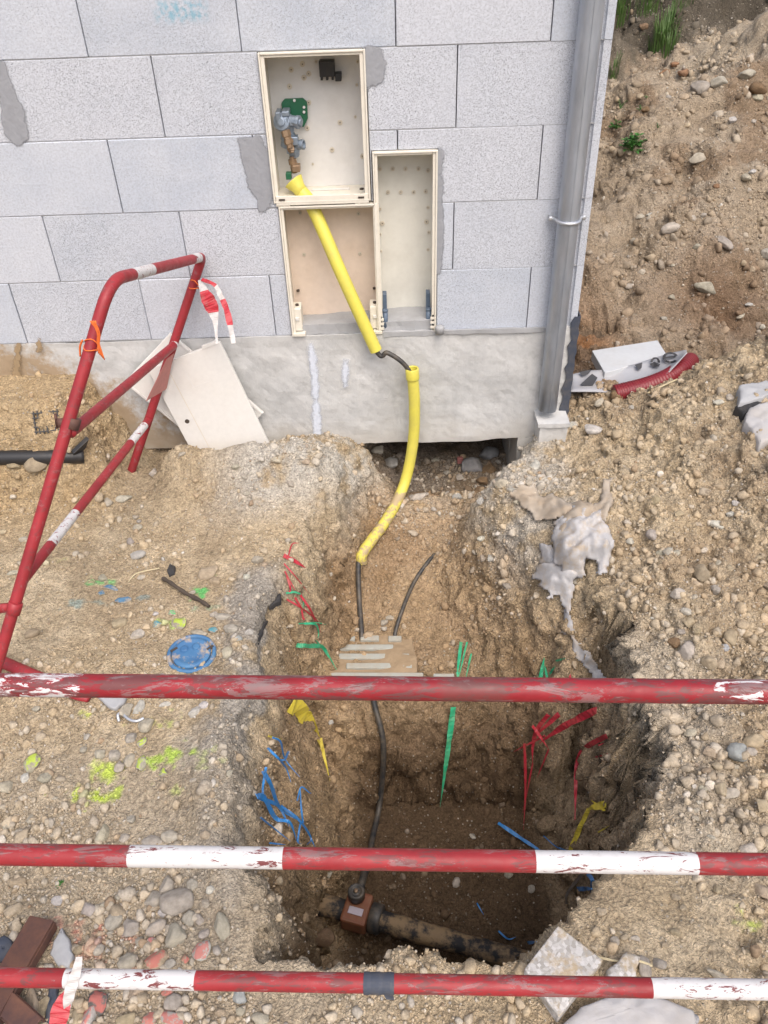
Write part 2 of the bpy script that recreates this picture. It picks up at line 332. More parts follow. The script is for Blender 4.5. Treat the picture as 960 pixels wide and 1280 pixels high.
# ------------------------------------------------------------------ terrain
PIT = np.array([(-.42, -.90), (-.46, -1.2), (-.45, -1.43), (-.405, -1.87), (-.32, -2.16), (.26, -2.19), (.42, -2.09), (.575, -1.94), (.74, -1.68), (.765, -1.25), (.66, -.86), (.3, -.84)])
def sdf(x, y, P):
    d = np.full(x.shape, 1e9); ins = np.zeros(x.shape, bool)
    for i in range(len(P)):
        a = P[i]; b = P[(i+1) % len(P)]; e = b-a
        t = np.clip(((x-a[0])*e[0]+(y-a[1])*e[1])/(e@e), 0, 1)
        d = np.minimum(d, np.hypot(x-a[0]-t*e[0], y-a[1]-t*e[1]))
        c = ((a[1] > y) != (b[1] > y)) & (x < (b[0]-a[0])*(y-a[1])/(b[1]-a[1]+1e-12)+a[0]); ins ^= c
    return np.where(ins, d, -d)
def gz(x, y, cx, cy, rx, ry): return np.exp(-((x-cx)/rx)**2-((y-cy)/ry)**2)
def heights(x, y):
    sh = x.shape; p = np.stack([x.ravel(), y.ravel(), 0*x.ravel()], 1)
    n1 = fbm(p, 2.2, 3, 11).reshape(sh); n2 = fbm(p, 7, 3, 23).reshape(sh); n3 = fbm(p, 1.1, 2, 31).reshape(sh)
    near = sst(30, 5, np.hypot(x, y))
    z = .055+.018*n1*near+.007*n2*near
    z = z+.34*sst(-1.08+.05*n2, -1.34+.05*n2, x)*sst(-.46, -.18, y+.05*n1)*sst(-4, -2.4, x)        # left mound
    z = z-.05*gz(x, y, -1.0, -.05, .15, .11)
    z = z+(.125+.03*n2)*np.exp(-((y+.25)/.13)**2)*sst(-1.02, -.86, x)*sst(-.20, -.34, x)            # crest before the doors
    z = z+.05*gz(x, y, -.3, -.08, .12, .1)
    # right-hand heap with its crest in line with the wall
    rx = np.clip((x-.80)/.85, 0, 1.7); cy = .02+.05*n1
    fr = np.clip((y+1.9)/1.92, 0, 1)
    heap = (.40*rx+.035*n1)*np.where(y < cy, fr**1.35, sst(.50, .05, y-cy+.05))
    z = z+heap*sst(.76, .95, x)
    z = z+.05*sst(.68, .82, x)*sst(-1.5, -1.0, y)*sst(.1, -.2, y)
    z = z+.10*gz(x, y, .70, -.62, .16, .22)+.05*gz(x, y, .45, -.42, .14, .14)
    # bank behind
    yy = y+.12*n1+.18*n3+.10*(x-1.2)
    bank = np.interp(yy, [.45, .85, 1.3, 1.9, 2.6, 3.2, 3.5, 3.9, 4.6, 5.4, 9, 60], [0, .03, .22, .46, .70, .84, .80, .96, 1.5, 1.9, 2.0, 2.0])
    bank = bank+.50*sst(1.9, 3.4, x+.25*n1)*sst(1.8, 3.0, y)*sst(3.8, 3.2, y)
    z = z+bank*sst(.4, .7, x)*1.0
    n5 = fbm(p, 4.2, 3, 37, .6).reshape(sh); rough = sst(.74, .95, x)*sst(-2.2, -1.6, y)*near
    z = z+rough*((.035+.035*sst(.5, 1.2, y))*n5+.10*n1*sst(.6, 1.4, y)*sst(5.5, 4.5, y)-.10*gz(x, y, 1.25, .55, .5, .16)-.16*gz(x, y, 1.75, 1.1, .30, .28)+.12*gz(x, y, 1.55, 1.75, .5, .3)-.12*gz(x, y, 1.2, 2.2, .35, .3)+.018*np.abs(n2)*sst(.2, .8, y)-.05*np.abs(n1)*sst(.2, .8, y))
    # trench up to the wall
    tz = np.interp(y, [-1.1, -.75, -.55, -.32, -.16, -.02, .5], [-.50, -.46, -.38, -.27, -.17, -.25, -.28])+.02*n2
    xl = np.interp(y, [-1, -.7, -.45, -.25, -.03, .6], [-.43, -.37, -.30, -.25, -.19, -.19])+.03*n2
    xr = np.interp(y, [-1, -.75, -.45, -.28, -.13, .6], [.70, .60, .48, .50, .63, .66])+.03*n1*sst(-.05, -.3, y)
    wl = np.interp(y, [-1, -.4, -.05], [.17, .16, .12]); wr = np.interp(y, [-1, -.75, -.4, -.1, 0], [.34, .36, .34, .14, .04])
    tz = tz+.15*sst(.02, -.09, x+.03*n2)*sst(-.17, -.04, y)
    s = np.minimum(sst(0, 1, (x-xl)/wl), sst(0, 1, (xr-x)/wr))*sst(.75, .55, y)*sst(-1.5, -1.0, y)
    z = z*(1-s)+np.minimum(tz, z)*s
    # pit
    d = sdf(x+.035*n2+.02*n1, y+.03*n2, PIT)
    q = sst(-1.25, -.95, y)
    wd = .12+.15*sst(.1, -.25, x)*(1-q)*sst(-1.75, -1.4, y)+.33*q*sst(-.45, -.1, x)*sst(.75, .5, x)+.05*n2
    tt = np.clip(d/np.maximum(wd, .04), 0, 1); s = tt*tt*(3-2*tt)*.45+tt*.55
    fl = -1.0+.03*n1+.02*n2-.08*gz(x, y, -.05, -1.75, .3, .2)
    z = z*(1-s)+np.minimum(fl, z)*s
    z = z+.025*np.exp(-((d+.05)/.05)**2)*sst(-.2, -.4, x)*sst(-2.2, -1.9, y)
    return z, d
def warp(segs):
    out = [segs[0][0]]
    for a, b, st in segs: out += list(np.linspace(a, b, max(2, int(round((b-a)/st))+1))[1:])
    return np.array(out)
gx = warp([(-80, -12, 8), (-12, -3, .7), (-3, -1.75, .05), (-1.75, 1.75, .0052), (1.75, 3.8, .02), (3.8, 12, .5), (12, 80, 8)])
gy = warp([(-80, -12, 8), (-12, -3.2, .6), (-3.2, -2.5, .04), (-2.5, .12, .0052), (.12, 1.0, .011), (1.0, 3.6, .016), (3.6, 6, .03), (6, 14, .4), (14, 90, 8)])
X, Y = np.meshgrid(gx, gy); Z0, DP = heights(X, Y)
ny, nx = X.shape
dzy, dzx = np.gradient(Z0, gy, gx)
N = np.stack([-dzx, -dzy, np.ones_like(Z0)], -1); N /= np.linalg.norm(N, axis=-1, keepdims=True)
P3 = np.stack([X, Y, Z0], -1).reshape(-1, 3); NN = N.reshape(-1, 3)
nearm = (np.abs(P3[:, 0]) < 4.5) & (P3[:, 1] > -2.7) & (P3[:, 1] < 6)
pn = P3[nearm]; steep = 1-NN[nearm][:, 2]
indeep = np.clip(-pn[:, 2]*2.2, 0, 1); bankm = sst(.5, 1.1, pn[:, 1])
rgt = sst(.55, .8, pn[:, 0])
A1 = fbm(pn, 9, 3, 41); A2 = fbm(pn, 26, 3, 51, .6); A3 = np.abs(fbm(pn, 60, 2, 61)); A4 = np.abs(fbm(pn, 17, 2, 71))
tr_ = sst(-.05, -.2, pn[:, 2])
amp = .45+.8*np.clip(steep*1.6, 0, 1)+.75*rgt-.15*bankm+.4*tr_
hf = 1-.8*sst(.12, .6, pn[:, 1])
disp = .012*A1*amp+.0065*A2*amp*hf+.006*A3*amp*1.2*hf+.017*(A4-.3)*amp*(.3+rgt-.5*bankm+steep)+.006*np.abs(fbm(pn, 120, 1, 75))*amp*hf
P3d = P3.copy(); P3d[nearm] += NN[nearm]*disp[:, None]
# colour of the soils
col = np.zeros((len(P3), 3)); col[:] = (.30, .24, .16)
x, y, z = pn[:, 0], pn[:, 1], pn[:, 2]; d = DP.reshape(-1)[nearm]
b1 = fbm(pn, 3.1, 4, 81, .55); b2 = fbm(pn, 11, 4, 91, .6); b3 = fbm(pn, 35, 3, 101, .6)
def lerp(c, k, new): k = np.clip(k, 0, 1)[:, None]; return c*(1-k)+np.array(new)*k
c = np.tile((.43, .34, .225), (len(pn), 1)); c = lerp(c, sst(-.5, .8, b2), (.48, .39, .27)); c = lerp(c, sst(.1, .8, b1)*.7, (.36, .28, .185))
lg = sst(-.62, -.52, x+.05*b2)*sst(-.36, -.43, x+.02*b2)*sst(-2.3, -2.0, y)*sst(-.78, -.92, y+.06*b1)                    # strip of old road along the rim
c = lerp(c, (z > .0)*lg*.9*sst(-.9, .1, b2+.4), (.31, .285, .25))
c = lerp(c, sst(-1.55, -1.75, y+.12*b1)*sst(.05, -.2, x)*.6, (.39, .33, .25))                                        # greyer gravel at lower left
wg = sst(-.85, -.5, x)*sst(-.62, -.3, y+.1*b1)*sst(.75, .6, x)*sst(-.6, .3, b2+.25); c = lerp(c, wg*.9, (.455, .43, .385))  # grey rubble against the wall
c = lerp(c, sst(.30, .42, x)*sst(.78, .6, x)*sst(-.95, -.6, y)*sst(.1, -.1, y)*.9*sst(-.7, .2, b2), (.46, .42, .36))      # pale rubble right of trench
rb = sst(.72, .9, x)*sst(-1.9, -1.2, y)*sst(.55, .3, y); c = lerp(c, rb*.55*sst(-.5, .5, b1), (.30, .225, .15)); c = lerp(c, rb*.6*sst(.0, .5, b2), (.41, .335, .235))
c = lerp(c, sst(.62, .72, x)*sst(.98, .86, x+.06*b2)*sst(-2.1, -1.95, y)*sst(-1.1, -1.3, y)*.5*(z > -.03), (.40, .36, .30))           # grey strip on the right rim
c = lerp(c, sst(.3, .8, y)*.85, (.29, .235, .175)); c = lerp(c, sst(.5, .9, y)*sst(-.1, .5, b1)*.6, (.33, .265, .19)); c = lerp(c, sst(.5, .9, y)*sst(.15, .6, b2)*.5, (.36, .30, .23))
c = lerp(c, gz(x, y, .98, .78, .20, .40)*1.15, (.26, .135, .065)); c = lerp(c, gz(x, y, 1.75, 1.05, .34, .26)*1.0, (.19, .125, .08)); c = lerp(c, sst(.5, .9, y)*sst(-.2, -.6, b1)*.7, (.22, .155, .10))
c = lerp(c, sst(3.2, 3.6, y+.25*b1)*sst(4.3, 4.0, y)*sst(2.4, 1.9, x+.3*b1)*sst(.6, -.2, b2)*.75, (.24, .135, .075))
c = lerp(c, sst(3.4, 3.62, y+.12*b1+.08*b2), (.10, .085, .065))
c = lerp(c, sst(2.7, 3.0, y+.1*b2)*sst(3.8, 3.4, y+.1*b2)*.55, (.45, .38, .285))
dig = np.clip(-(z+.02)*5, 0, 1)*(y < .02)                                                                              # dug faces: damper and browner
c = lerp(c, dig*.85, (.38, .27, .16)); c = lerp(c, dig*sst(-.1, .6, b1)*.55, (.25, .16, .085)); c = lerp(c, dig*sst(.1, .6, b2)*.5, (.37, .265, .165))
damp_shade = np.clip(-(z+.35)*2.6, 0, 1)*sst(-.22, -.08, x+.06*b2); c = lerp(c, damp_shade*.8, (.135, .090, .055)); c = lerp(c, damp_shade*sst(.0, .6, b2)*.5, (.19, .130, .082))  # damp soil, darkened further with depth to paint in the pit's shade
c = lerp(c, sst(-.62, -.9, z)*sst(-.28, -.14, x)*.8, (.095, .063, .038))  # pit floor painted darker still, for the sky light it lacks
c = lerp(c, dig*sst(.48, .64, x)*sst(-.7, -.95, y)*.9, (.47, .36, .235)); c = lerp(c, dig*sst(.48, .64, x)*sst(-.1, .6, b1)*.5, (.34, .25, .16))  # right wall colour lightened to offset the shade on it
mound = sst(-1.05, -1.25, x)*sst(-.75, -.4, y); c = lerp(c, mound*.7, (.42, .31, .18)); c = lerp(c, mound*sst(0, .5, b2)*.5, (.34, .24, .13))
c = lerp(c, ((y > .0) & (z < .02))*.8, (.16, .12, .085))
SPRAY = [(-1.06, -.985, .10, .04, (.07, .30, .36), .55), (-1.03, -.89, .07, .03, (.12, .55, .18), .9), (-.88, -.97, .06, .03, (.07, .28, .36), .5), (-.68, -.945, .045, .06, (.10, .60, .16), 1.0), (-.66, -1.03, .06, .03, (.16, .42, .28), .5), (-.75, -1.1, .05, .03, (.35, .62, .10), .7),
         (-.82, -1.66, .07, .035, (.52, .68, .07), 1.0), (-.86, -1.72, .06, .03, (.52, .68, .07), .9), (-.78, -1.73, .075, .03, (.52, .68, .07), .9), (-.66, -1.63, .055, .04, (.45, .66, .08), 1.0), (-.62, -1.72, .07, .05, (.50, .68, .10), .75), (-.70, -1.5, .06, .04, (.50, .64, .10), .7), (-.95, -1.47, .05, .02, (.55, .68, .07), .8), (-.55, -1.68, .05, .05, (.52, .64, .16), .5), (-1.22, -.8, .05, .03, (.5, .62, .12), .5),
         (-.73, -2.13, .10, .05, (.66, .20, .15), .75), (-.82, -2.08, .06, .03, (.72, .14, .13), .7), (-.60, -2.18, .07, .03, (.68, .22, .20), .6), (.79, -2.12, .04, .025, (.5, .62, .12), .9)]
for sx, sy, rx_, ry_, cc, kk in SPRAY:
    k = gz(x, y, sx, sy, rx_, ry_); c = lerp(c, sst(.40, .85, k*.8+.45*b3+.30*b2-.12)*kk*.8*(k > .03), np.array(cc)*.85)
c *= (1+.10*b3+.06*b2)[:, None]
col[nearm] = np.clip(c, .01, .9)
idx = np.arange(ny*nx).reshape(ny, nx)
F = np.stack([idx[:-1, :-1], idx[:-1, 1:], idx[1:, 1:], idx[1:, :-1]], -1)
F = F[~((X > -2.9) & (X < .5) & (Y > .7) & (Y < 2.5))[:-1, :-1]].reshape(-1, 4)  # nothing is seen under the building
def np_mesh(name, V, F, C=None, mat=None, smooth=True):
    me = bpy.data.meshes.new(name); k = F.shape[1]
    me.vertices.add(len(V)); me.vertices.foreach_set('co', V.astype(np.float32).ravel())
    me.loops.add(F.size); me.loops.foreach_set('vertex_index', F.astype(np.int32).ravel())
    me.polygons.add(len(F)); me.polygons.foreach_set('loop_start', np.arange(0, F.size, k, dtype=np.int32))
    me.update(calc_edges=True)
    if smooth: me.polygons.foreach_set('use_smooth', np.ones(len(F), bool))
    if C is not None:
        at = me.color_attributes.new('Col', 'FLOAT_COLOR', 'POINT'); at.data.foreach_set('color', np.concatenate([C, np.ones((len(C), 1))], 1).astype(np.float32).ravel())
    return link(name, me, mat)
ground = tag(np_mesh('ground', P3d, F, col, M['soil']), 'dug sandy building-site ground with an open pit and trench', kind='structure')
# coarse copy of the sheet for setting things down on it
iy = np.where((gy > -3.3) & (gy < 6.5))[0]; iy = iy[::2]; ix = np.where((gx > -3.2) & (gx < 4))[0][::2]
V2 = P3d.reshape(ny, nx, 3)[np.ix_(iy, ix)]; k2 = np.arange(len(iy)*len(ix)).reshape(len(iy), len(ix))
F2 = np.stack([k2[:-1, :-1], k2[:-1, 1:], k2[1:, 1:], k2[1:, :-1]], -1).reshape(-1, 4)
BV = BVHTree.FromPolygons(V2.reshape(-1, 3).tolist(), F2.tolist())
def T(px, py, lift=0.0, full=False):    # where a sight line meets the ground
    r = ray(px, py); h = BV.ray_cast(Vector(CAM), Vector(r).normalized())
    if h[0] is None: p, n = CAM+r*3, np.array((0, 0, 1.))
    else: p, n = np.array(h[0]), np.array(h[1]); n = n if n[2] > -.2 else -n
    p = p+n*lift
    return (p, n, float((p-CAM)@FW)) if full else p
def GZ(x, y):
    h = BV.ray_cast(Vector((x, y, 5)), Vector((0, 0, -1))); return np.array(h[0]) if h[0] is not None else np.array((x, y, .05))

# ------------------------------------------------------------------ the block wall
wall = empty('block_wall', (-.6, .1, .03), 'grey aggregate block wall on a concrete footing with meter boxes set into it', 'wall')
NICHE = [(-.402, -.048, 1.066, 1.553), (-.388, -.026, .55, 1.066), (-.043, .191, .55, 1.238)]
def cells(x0, x1, z0, z1):              # rectangle minus the niches, as connected sets of grid cells
    xs = sorted({x0, x1, *[v for n in NICHE for v in n[:2] if x0 < v < x1]}); zs = sorted({z0, z1, *[v for n in NICHE for v in n[2:] if z0 < v < z1]})
    ok = {(i, j) for i in range(len(xs)-1) for j in range(len(zs)-1)
          if not any(n[0] < (xs[i]+xs[i+1])/2 < n[1] and n[2] < (zs[j]+zs[j+1])/2 < n[3] for n in NICHE)}
    while ok:
        st = [ok.pop()]; comp = set(st)
        while st:
            i, j = st.pop()
            for q in ((i+1, j), (i-1, j), (i, j+1), (i, j-1)):
                if q in ok: ok.discard(q); comp.add(q); st.append(q)
        yield xs, zs, comp
def slab_cells(name, x0, x1, z0, z1, y0, y1, mat, bevel=0):
    for xs, zs, comp in cells(x0, x1, z0, z1):
        if max(xs[i+1] for i, j in comp)-min(xs[i] for i, j in comp) < .012: continue
        ids = {}; v = []; f = []
        def vid(i, j, b):
            k = (i, j, b)
            if k not in ids: ids[k] = len(v); v.append((xs[i], y1 if b else y0, zs[j]))
            return ids[k]
        for i, j in comp:
            f.append((vid(i, j, 0), vid(i+1, j, 0), vid(i+1, j+1, 0), vid(i, j+1, 0)))
            f.append((vid(i, j, 1), vid(i, j+1, 1), vid(i+1, j+1, 1), vid(i+1, j, 1)))
            for (di, dj), (a, b) in {(-1, 0): ((i, j+1), (i, j)), (1, 0): ((i+1, j), (i+1, j+1)), (0, -1): ((i, j), (i+1, j)), (0, 1): ((i+1, j+1), (i, j+1))}.items():
                if (i+di, j+dj) not in comp: f.append((vid(*b, 0), vid(*a, 0), vid(*a, 1), vid(*b, 1)))
        o = mesh(name, v, f, mat, wall)
        bm = bmesh.new(); bm.from_mesh(o.data); bmesh.ops.recalc_face_normals(bm, faces=bm.faces)
        bmesh.ops.dissolve_limit(bm, angle_limit=.01, verts=bm.verts, edges=bm.edges); bm.to_mesh(o.data); bm.free()
        if bevel: m = o.modifiers.new('bevel', 'BEVEL'); m.width = bevel; m.segments = 1; m.limit_method = 'ANGLE'
def prism_z(name, outline, z0, z1, mat, parent):
    n = len(outline); v = [(*p, z0) for p in outline]+[(*p, z1) for p in outline]
    f = [tuple(range(n-1, -1, -1)), tuple(range(n, 2*n))]+[(i, (i+1) % n, n+(i+1) % n, n+i) for i in range(n)]
    return mesh(name, v, f, mat, parent)
ZB = .553; rb_ = random.Random(3)
def corner_outline(x0, y0, deep):       # plan of the corner block with its vertical half-round groove
    g = [(.700+.011*(1-math.cos(t)), y0+.012*math.sin(t)) for t in np.linspace(.0, math.pi, 9)]
    return [(x0, y0)]+g+[(.7475, y0), (.7485, y0+.002), (.7485, deep), (x0, deep)]
for k in range(9):
    z0 = ZB+.25*k+.0009; z1 = ZB+.25*(k+1)-.0009
    jx = .549 if k % 2 == 0 else .25
    gap = .0017
    dy = rb_.uniform(-.0012, .0012)
    prism_z('concrete_block', corner_outline(jx+gap, dy, .499 if k % 2 == 0 else .2), z0, z1, M['block'], wall)
    xr_ = jx
    while xr_ > -3.0:
        dy = rb_.uniform(-.0015, .0015); g = gap*rb_.uniform(.6, 1.3)
        stamped = (k == 4 and abs(xr_+.451) < .02)
        slab_cells('concrete_block', xr_-.5+g, xr_-g, z0, z1, dy, .2, M['block_blue'] if stamped else M['block'], .0025)
        xr_ -= .5
    yy_ = .502 if k % 2 == 0 else .202  # return wall running back from the corner
    while yy_ < 2.6:
        mb = MB(); mb.box(.549, .7485, yy_, yy_+.497, z0, z1); mb.build('concrete_block', M['block'], wall, bevel=.0025); yy_ += .5
    slab_cells('mortar_bed', -3.0, .746, z0-.0022, z0+.0002, .0022, .198, M['mortar'])
mb = MB(); mb.box(-3.0, .70, .174, .195, ZB+.003, ZB+2.24); mb.build('wall_core', M['mortar'], wall)  # backing added inside the wall to stop sky light leaking through
# footing with a slightly irregular lower edge, and the pier under the corner
def rough_box(name, x0, x1, y0, y1, z0, z1, mat, parent, st=.02, amp=.004, seed=0):
    bm = bmesh.new(); bmesh.ops.create_cube(bm, size=1)
    for v in bm.verts: v.co = Vector((x0 if v.co.x < 0 else x1, y0 if v.co.y < 0 else y1, z0 if v.co.z < 0 else z1))
    for ax, (a, b) in enumerate(((x0, x1), (y0, y1), (z0, z1))):
        n = int((b-a)/st); no = [0, 0, 0]; no[ax] = 1
        for i in range(1, n):
            co = [0, 0, 0]; co[ax] = a+(b-a)*i/n
            bmesh.ops.bisect_plane(bm, geom=bm.verts[:]+bm.edges[:]+bm.faces[:], plane_co=co, plane_no=no)
    p = np.array([v.co for v in bm.verts]); nn = np.array([v.normal for v in bm.verts]); bm.normal_update(); nn = np.array([v.normal for v in bm.verts])
    dd = amp*(fbm(p, 6, 4, 200+seed, .6))
    for v, q, n_ in zip(bm.verts, dd, nn): v.co += Vector(n_*q)
    me = bpy.data.meshes.new(name); bm.to_mesh(me); bm.free()
    return link(name, me, mat, parent, False)
rough_box('footing', -3.0, .742, -.004, .2, .032, .5515, M['footing'], wall, .022, .006)
rough_box('pier', .556, .752, .002, .2, -.34, .0315, M['footing'], wall, .022, .006, 3)
rough_box('floor_slab', -3.0, .55, .2005, 2.6, .02, .16, M['footing'], wall, .3, .002, 5)  # unseen slab, added so the gap under the footing stays dark
rough_box('side_footing', .552, .744, .2005, 2.6, -.3, .5515, M['footing'], wall, .06, .006, 6)
rough_box('mortar_ledge', -.02, .62, -.014, -.003, .540, .560, M['mortar'], wall, .012, .006, 8)
rough_box('pipe_socket', .622, .738, -.105, -.004, -.12, .155, M['footing'], wall, .015, .004, 9)
rough_box('socket_rim', .612, .745, -.115, -.004, .1555, .172, M['footing'], wall, .012, .004, 10)
mb = MB(); zz = np.linspace(.02, .60, 24)
v = []; 
for i, z_ in enumerate(zz):
    j = .006*math.sin(i*1.7)+.004*math.sin(i*3.1); v += [(.722+j+.004*(z_ > .3), -.0125, z_), (.757+.003*math.sin(i*2.3), -.0125, z_), (.7605, .01, z_), (.7605, 2.5, z_)]
f = [(4*i+k, 4*i+k+1, 4*i+k+5, 4*i+k+4) for i in range(23) for k in range(3)]
o = mesh('bitumen_membrane', v, f, M['membrane'], wall); o.modifiers.new('solid', 'SOLIDIFY').thickness = .004
# dark smears, white streaks and mud on the wall face: thin raised skins
def patch(name, outline, mat, y=-.0035, st=.008, parent=None):
    P = np.array([PY(*p, 0.)[[0, 2]] for p in outline]); lo, hi = P.min(0)-.02, P.max(0)+.02
    xs = np.arange(lo[0], hi[0]+st, st); zs = np.arange(lo[1], hi[1]+st, st); XX, ZZ = np.meshgrid(xs, zs)
    d_ = sdf(XX, ZZ, P); a = np.clip(.5+d_/.05, 0, 1); n_ = len(xs); v = np.stack([XX, np.full_like(XX, y), ZZ], -1).reshape(-1, 3)
    f = [(j*n_+i, j*n_+i+1, (j+1)*n_+i+1, (j+1)*n_+i) for j in range(len(zs)-1) for i in range(n_-1) if max(d_[j, i], d_[j+1, i+1]) > -.03]
    return mesh(name, v, f, mat, parent or wall, True, {'w': a.ravel()})
patch('mortar_smear', [(-14, 85), (4, 80), (14, 110), (30, 150), (32, 172), (22, 180), (10, 168), (2, 120), (-10, 100)], M['smear'])
patch('mortar_smear', [(301, 175), (322, 172), (336, 200), (340, 235), (334, 258), (326, 262), (318, 240), (306, 205)], M['smear'])
patch('mortar_smear', [(457, 62), (474, 62), (478, 80), (474, 100), (460, 106)], M['smear'])
patch('mortar_smear', [(548, 190), (551, 190), (551, 290), (549, 340), (546, 340), (546, 260)], M['smear'], -.003)
patch('white_streak', [(385, 424), (393, 424), (397, 460), (400, 500), (404, 545), (390, 545), (391, 500), (387, 460)], M['streak'], -.0125)
patch('white_streak', [(428, 448), (436, 448), (436, 480), (428, 486)], M['streak'], -.0125)
patch('mud_splash', [(14, 470), (19, 440), (20, 426), (26, 428), (27, 458), (30, 475)], M['mudspl'], -.0125)
patch('mud_splash', [(48, 420), (54, 418), (52, 440), (46, 440)], M['mudspl'], -.0125)

# ------------------------------------------------------------------ zinc downpipe
a0, a1 = PY(684, 511, -.055), PY(745, -60, -.055); a1 = a0+(a1-a0)*1.25; a1[1] = -.055
a1[0] = a0[0]+.004
dpipe = empty('downpipe', a0, 'dull galvanised downpipe running down the wall by its corner', 'downpipe')
mb = MB(); mb.tube([a0+(a1-a0)*t for t in np.linspace(0, 1, 12)], .0385, 32); mb.build('pipe', M['zinc'], dpipe, True)
zs_ = .995; cx = a0[0]+.002
mb = MB(); ring = [np.array((cx+.0415*math.cos(t), -.055-.0415*math.sin(t), zs_)) for t in np.linspace(-.45, math.pi+.45, 22)]
ring = [np.array((cx+.062, -.022, zs_)), np.array((cx+.050, -.03, zs_))]+ring[2:-2]+[np.array((cx-.050, -.03, zs_)), np.array((cx-.062, -.022, zs_))]
mb.tube(ring, .0062, 8); st_ = mb.build('strap', M['steel'], dpipe, True)
for sx_ in (-1, 1):
    mb = MB(); mb.lathe((cx+sx_*.060, -.034, zs_), (0, 1, 0), [(.004, -.004), (.009, -.002), (.009, .004), (.005, .008), (.004, .036)], 10); mb.build('bolt', M['steel'], dpipe, False)
mb = MB(); mb.box(cx-.0012, cx+.0012, -.0955, -.092, a0[2]+.02, a1[2]-.05); mb.build('seam', M['zinc'], dpipe)

# ------------------------------------------------------------------ meter boxes in the wall
def shell(root, x0, x1, z0, z1, dep, lip, mat, back, th=.006, y0=-.014, bottom=True, zback=None):
    for nm, b in (('side_wall', (x0, x0+th, z0, z1)), ('side_wall', (x1-th, x1, z0, z1)), ('top_wall', (x0+th+.0005, x1-th-.0005, z1-th, z1))):
        mb = MB(); mb.box(b[0], b[1], y0, dep, b[2], b[3]); mb.build(nm, mat, root, bevel=.0012)
    if bottom: mb = MB(); mb.box(x0+th+.0005, x1-th-.0005, y0, dep, z0, z0+th); mb.build('bottom_shelf', mat, root, bevel=.0012)
    mb = MB(); mb.box(x0+th+.0005, x1-th-.0005, dep-.006, dep-.0005, zback if zback else z0+th+.0005, z1-th-.0005); mb.build('back_panel', back, root)
    for nm, b in (('front_lip', (x0+th+.0004, x0+th+lip, z0+.001, z1-th-.001)), ('front_lip', (x1-th-lip, x1-th-.0004, z0+.001, z1-th-.001)), ('front_lip', (x0+th+lip+.0005, x1-th-lip-.0005, z1-th-lip*.7, z1-th-.0006))):
        mb = MB(); mb.box(b[0], b[1], y0+.006, y0+.011, b[2], b[3]); mb.build(nm, mat, root, bevel=.001)
def bosses(root, pts, y, r=.0085, mat=None):
    me = None
    for p in pts:
        q = PY(p[0], p[1], y)
        if me is None:
            mb = MB(); mb.lathe((0, 0, 0), (0, -1, 0), [(1, 0), (1, .35), (.55, .45), (.5, .2)], 14); o = mb.build('screw_boss', mat or M['boss'], root); me = o.data
            mh = MB(); mh.lathe((0, 0, 0), (0, -1, 0), [(.2, .2), (.2, .48), (.08, .5)], 8); hm = mh.build('screw_hole', M['hole'], o); hme = hm.data
        else:
            o = bpy.data.objects.new('screw_boss', me); COL.objects.link(o); o.parent = root; o.matrix_parent_inverse = Matrix.Translation(-root.location)
            hm = bpy.data.objects.new('screw_hole', hme); COL.objects.link(hm); hm.parent = o
        s_ = r*(p[2] if len(p) > 2 else 1); o.location = Vector(q); o.scale = (s_, s_, s_)
gb = empty('gas_meter_box', (-.225, .0, 1.072), 'open cream gas meter box with a regulator and yellow duct collar inside', 'meter box', 'cream meter boxes set in the wall')
shell(gb, -.399, -.051, 1.074, 1.551, .165, .013, M['cream'], M['boxback'])
bosses(gb, [(364, 87), (378, 80), (386, 92), (380, 97), (362, 108), (386, 128), (384, 160), (425, 153), (415, 187), (453, 195), (395, 77, .6), (447, 77, .6), (391, 205, .5), (446, 106, .6), (444, 146, .6)], .158, .009)
mb = MB(); mb.box(-.391, -.059, -.0135, -.008, 1.0660, 1.098); mb.build('front_sill', M['cream'], gb, bevel=.0015)
for x_ in (-.392, -.108):
    mb = MB(); mb.box(x_, x_+.050, -.012, .03, 1.0625, 1.0735); mb.build('foot_bracket', M['cream'], gb, bevel=.001)
    mb = MB(); mb.box(x_+.012, x_+.034, -.0165, -.0138, 1.084, 1.0895); mb.build('hinge_slot', M['hole'], gb)
mb = MB(); mb.box(-.27, -.13, .10, .104, 1.0815, 1.0875); mb.build('shelf_rib', M['whitepanel'], gb)
for px, py in ((452, 233), (452, 228), (362, 244), (452, 243)):
    q = PY(px, py, .1); mb = MB(); mb.lathe((q[0], .10 if py < 240 else .03, 1.0805), (0, 0, 1), [(.008, 0), (.008, .004), (.004, .005)], 10); mb.build('screw_hole', M['hole'], gb)
# dark pen loops inside the left side wall
mb = MB(); t_ = np.linspace(0, 6.0*math.pi, 60); mb.tube([np.array((-.3918, .045+.022*math.cos(a)*(1-.01*i), 1.46-.0022*i+.018*math.sin(a)*.9)) for i, a in enumerate(t_)], .0012, 5); mb.build('pen_scribble', M['hole'], gb)
# black clip
ck = empty('black_clip', PY(412, 88, .14), 'black plastic clip fixed at the top of the open gas box', 'clip')
q = PY(399, 74, .155); q2 = PY(421, 98, .155)
mb = MB(); mb.box(q[0], q2[0]-.004, .115, .158, q2[2]+.012, q[2]); mb.build('body', M['black'], ck, bevel=.002)
mb = MB(); mb.box(q2[0]-.0035, q2[0]+.018, .112, .157, q2[2]-.002, q2[2]+.022); mb.build('tongue', M['black'], ck, bevel=.002)
for i in range(3):
    mb = MB(); mb.box(q[0]+.002+i*.019, q[0]+.010+i*.019, .117, .150, q2[2]+.002, q2[2]+.0118); mb.build('tooth', M['black'], ck)
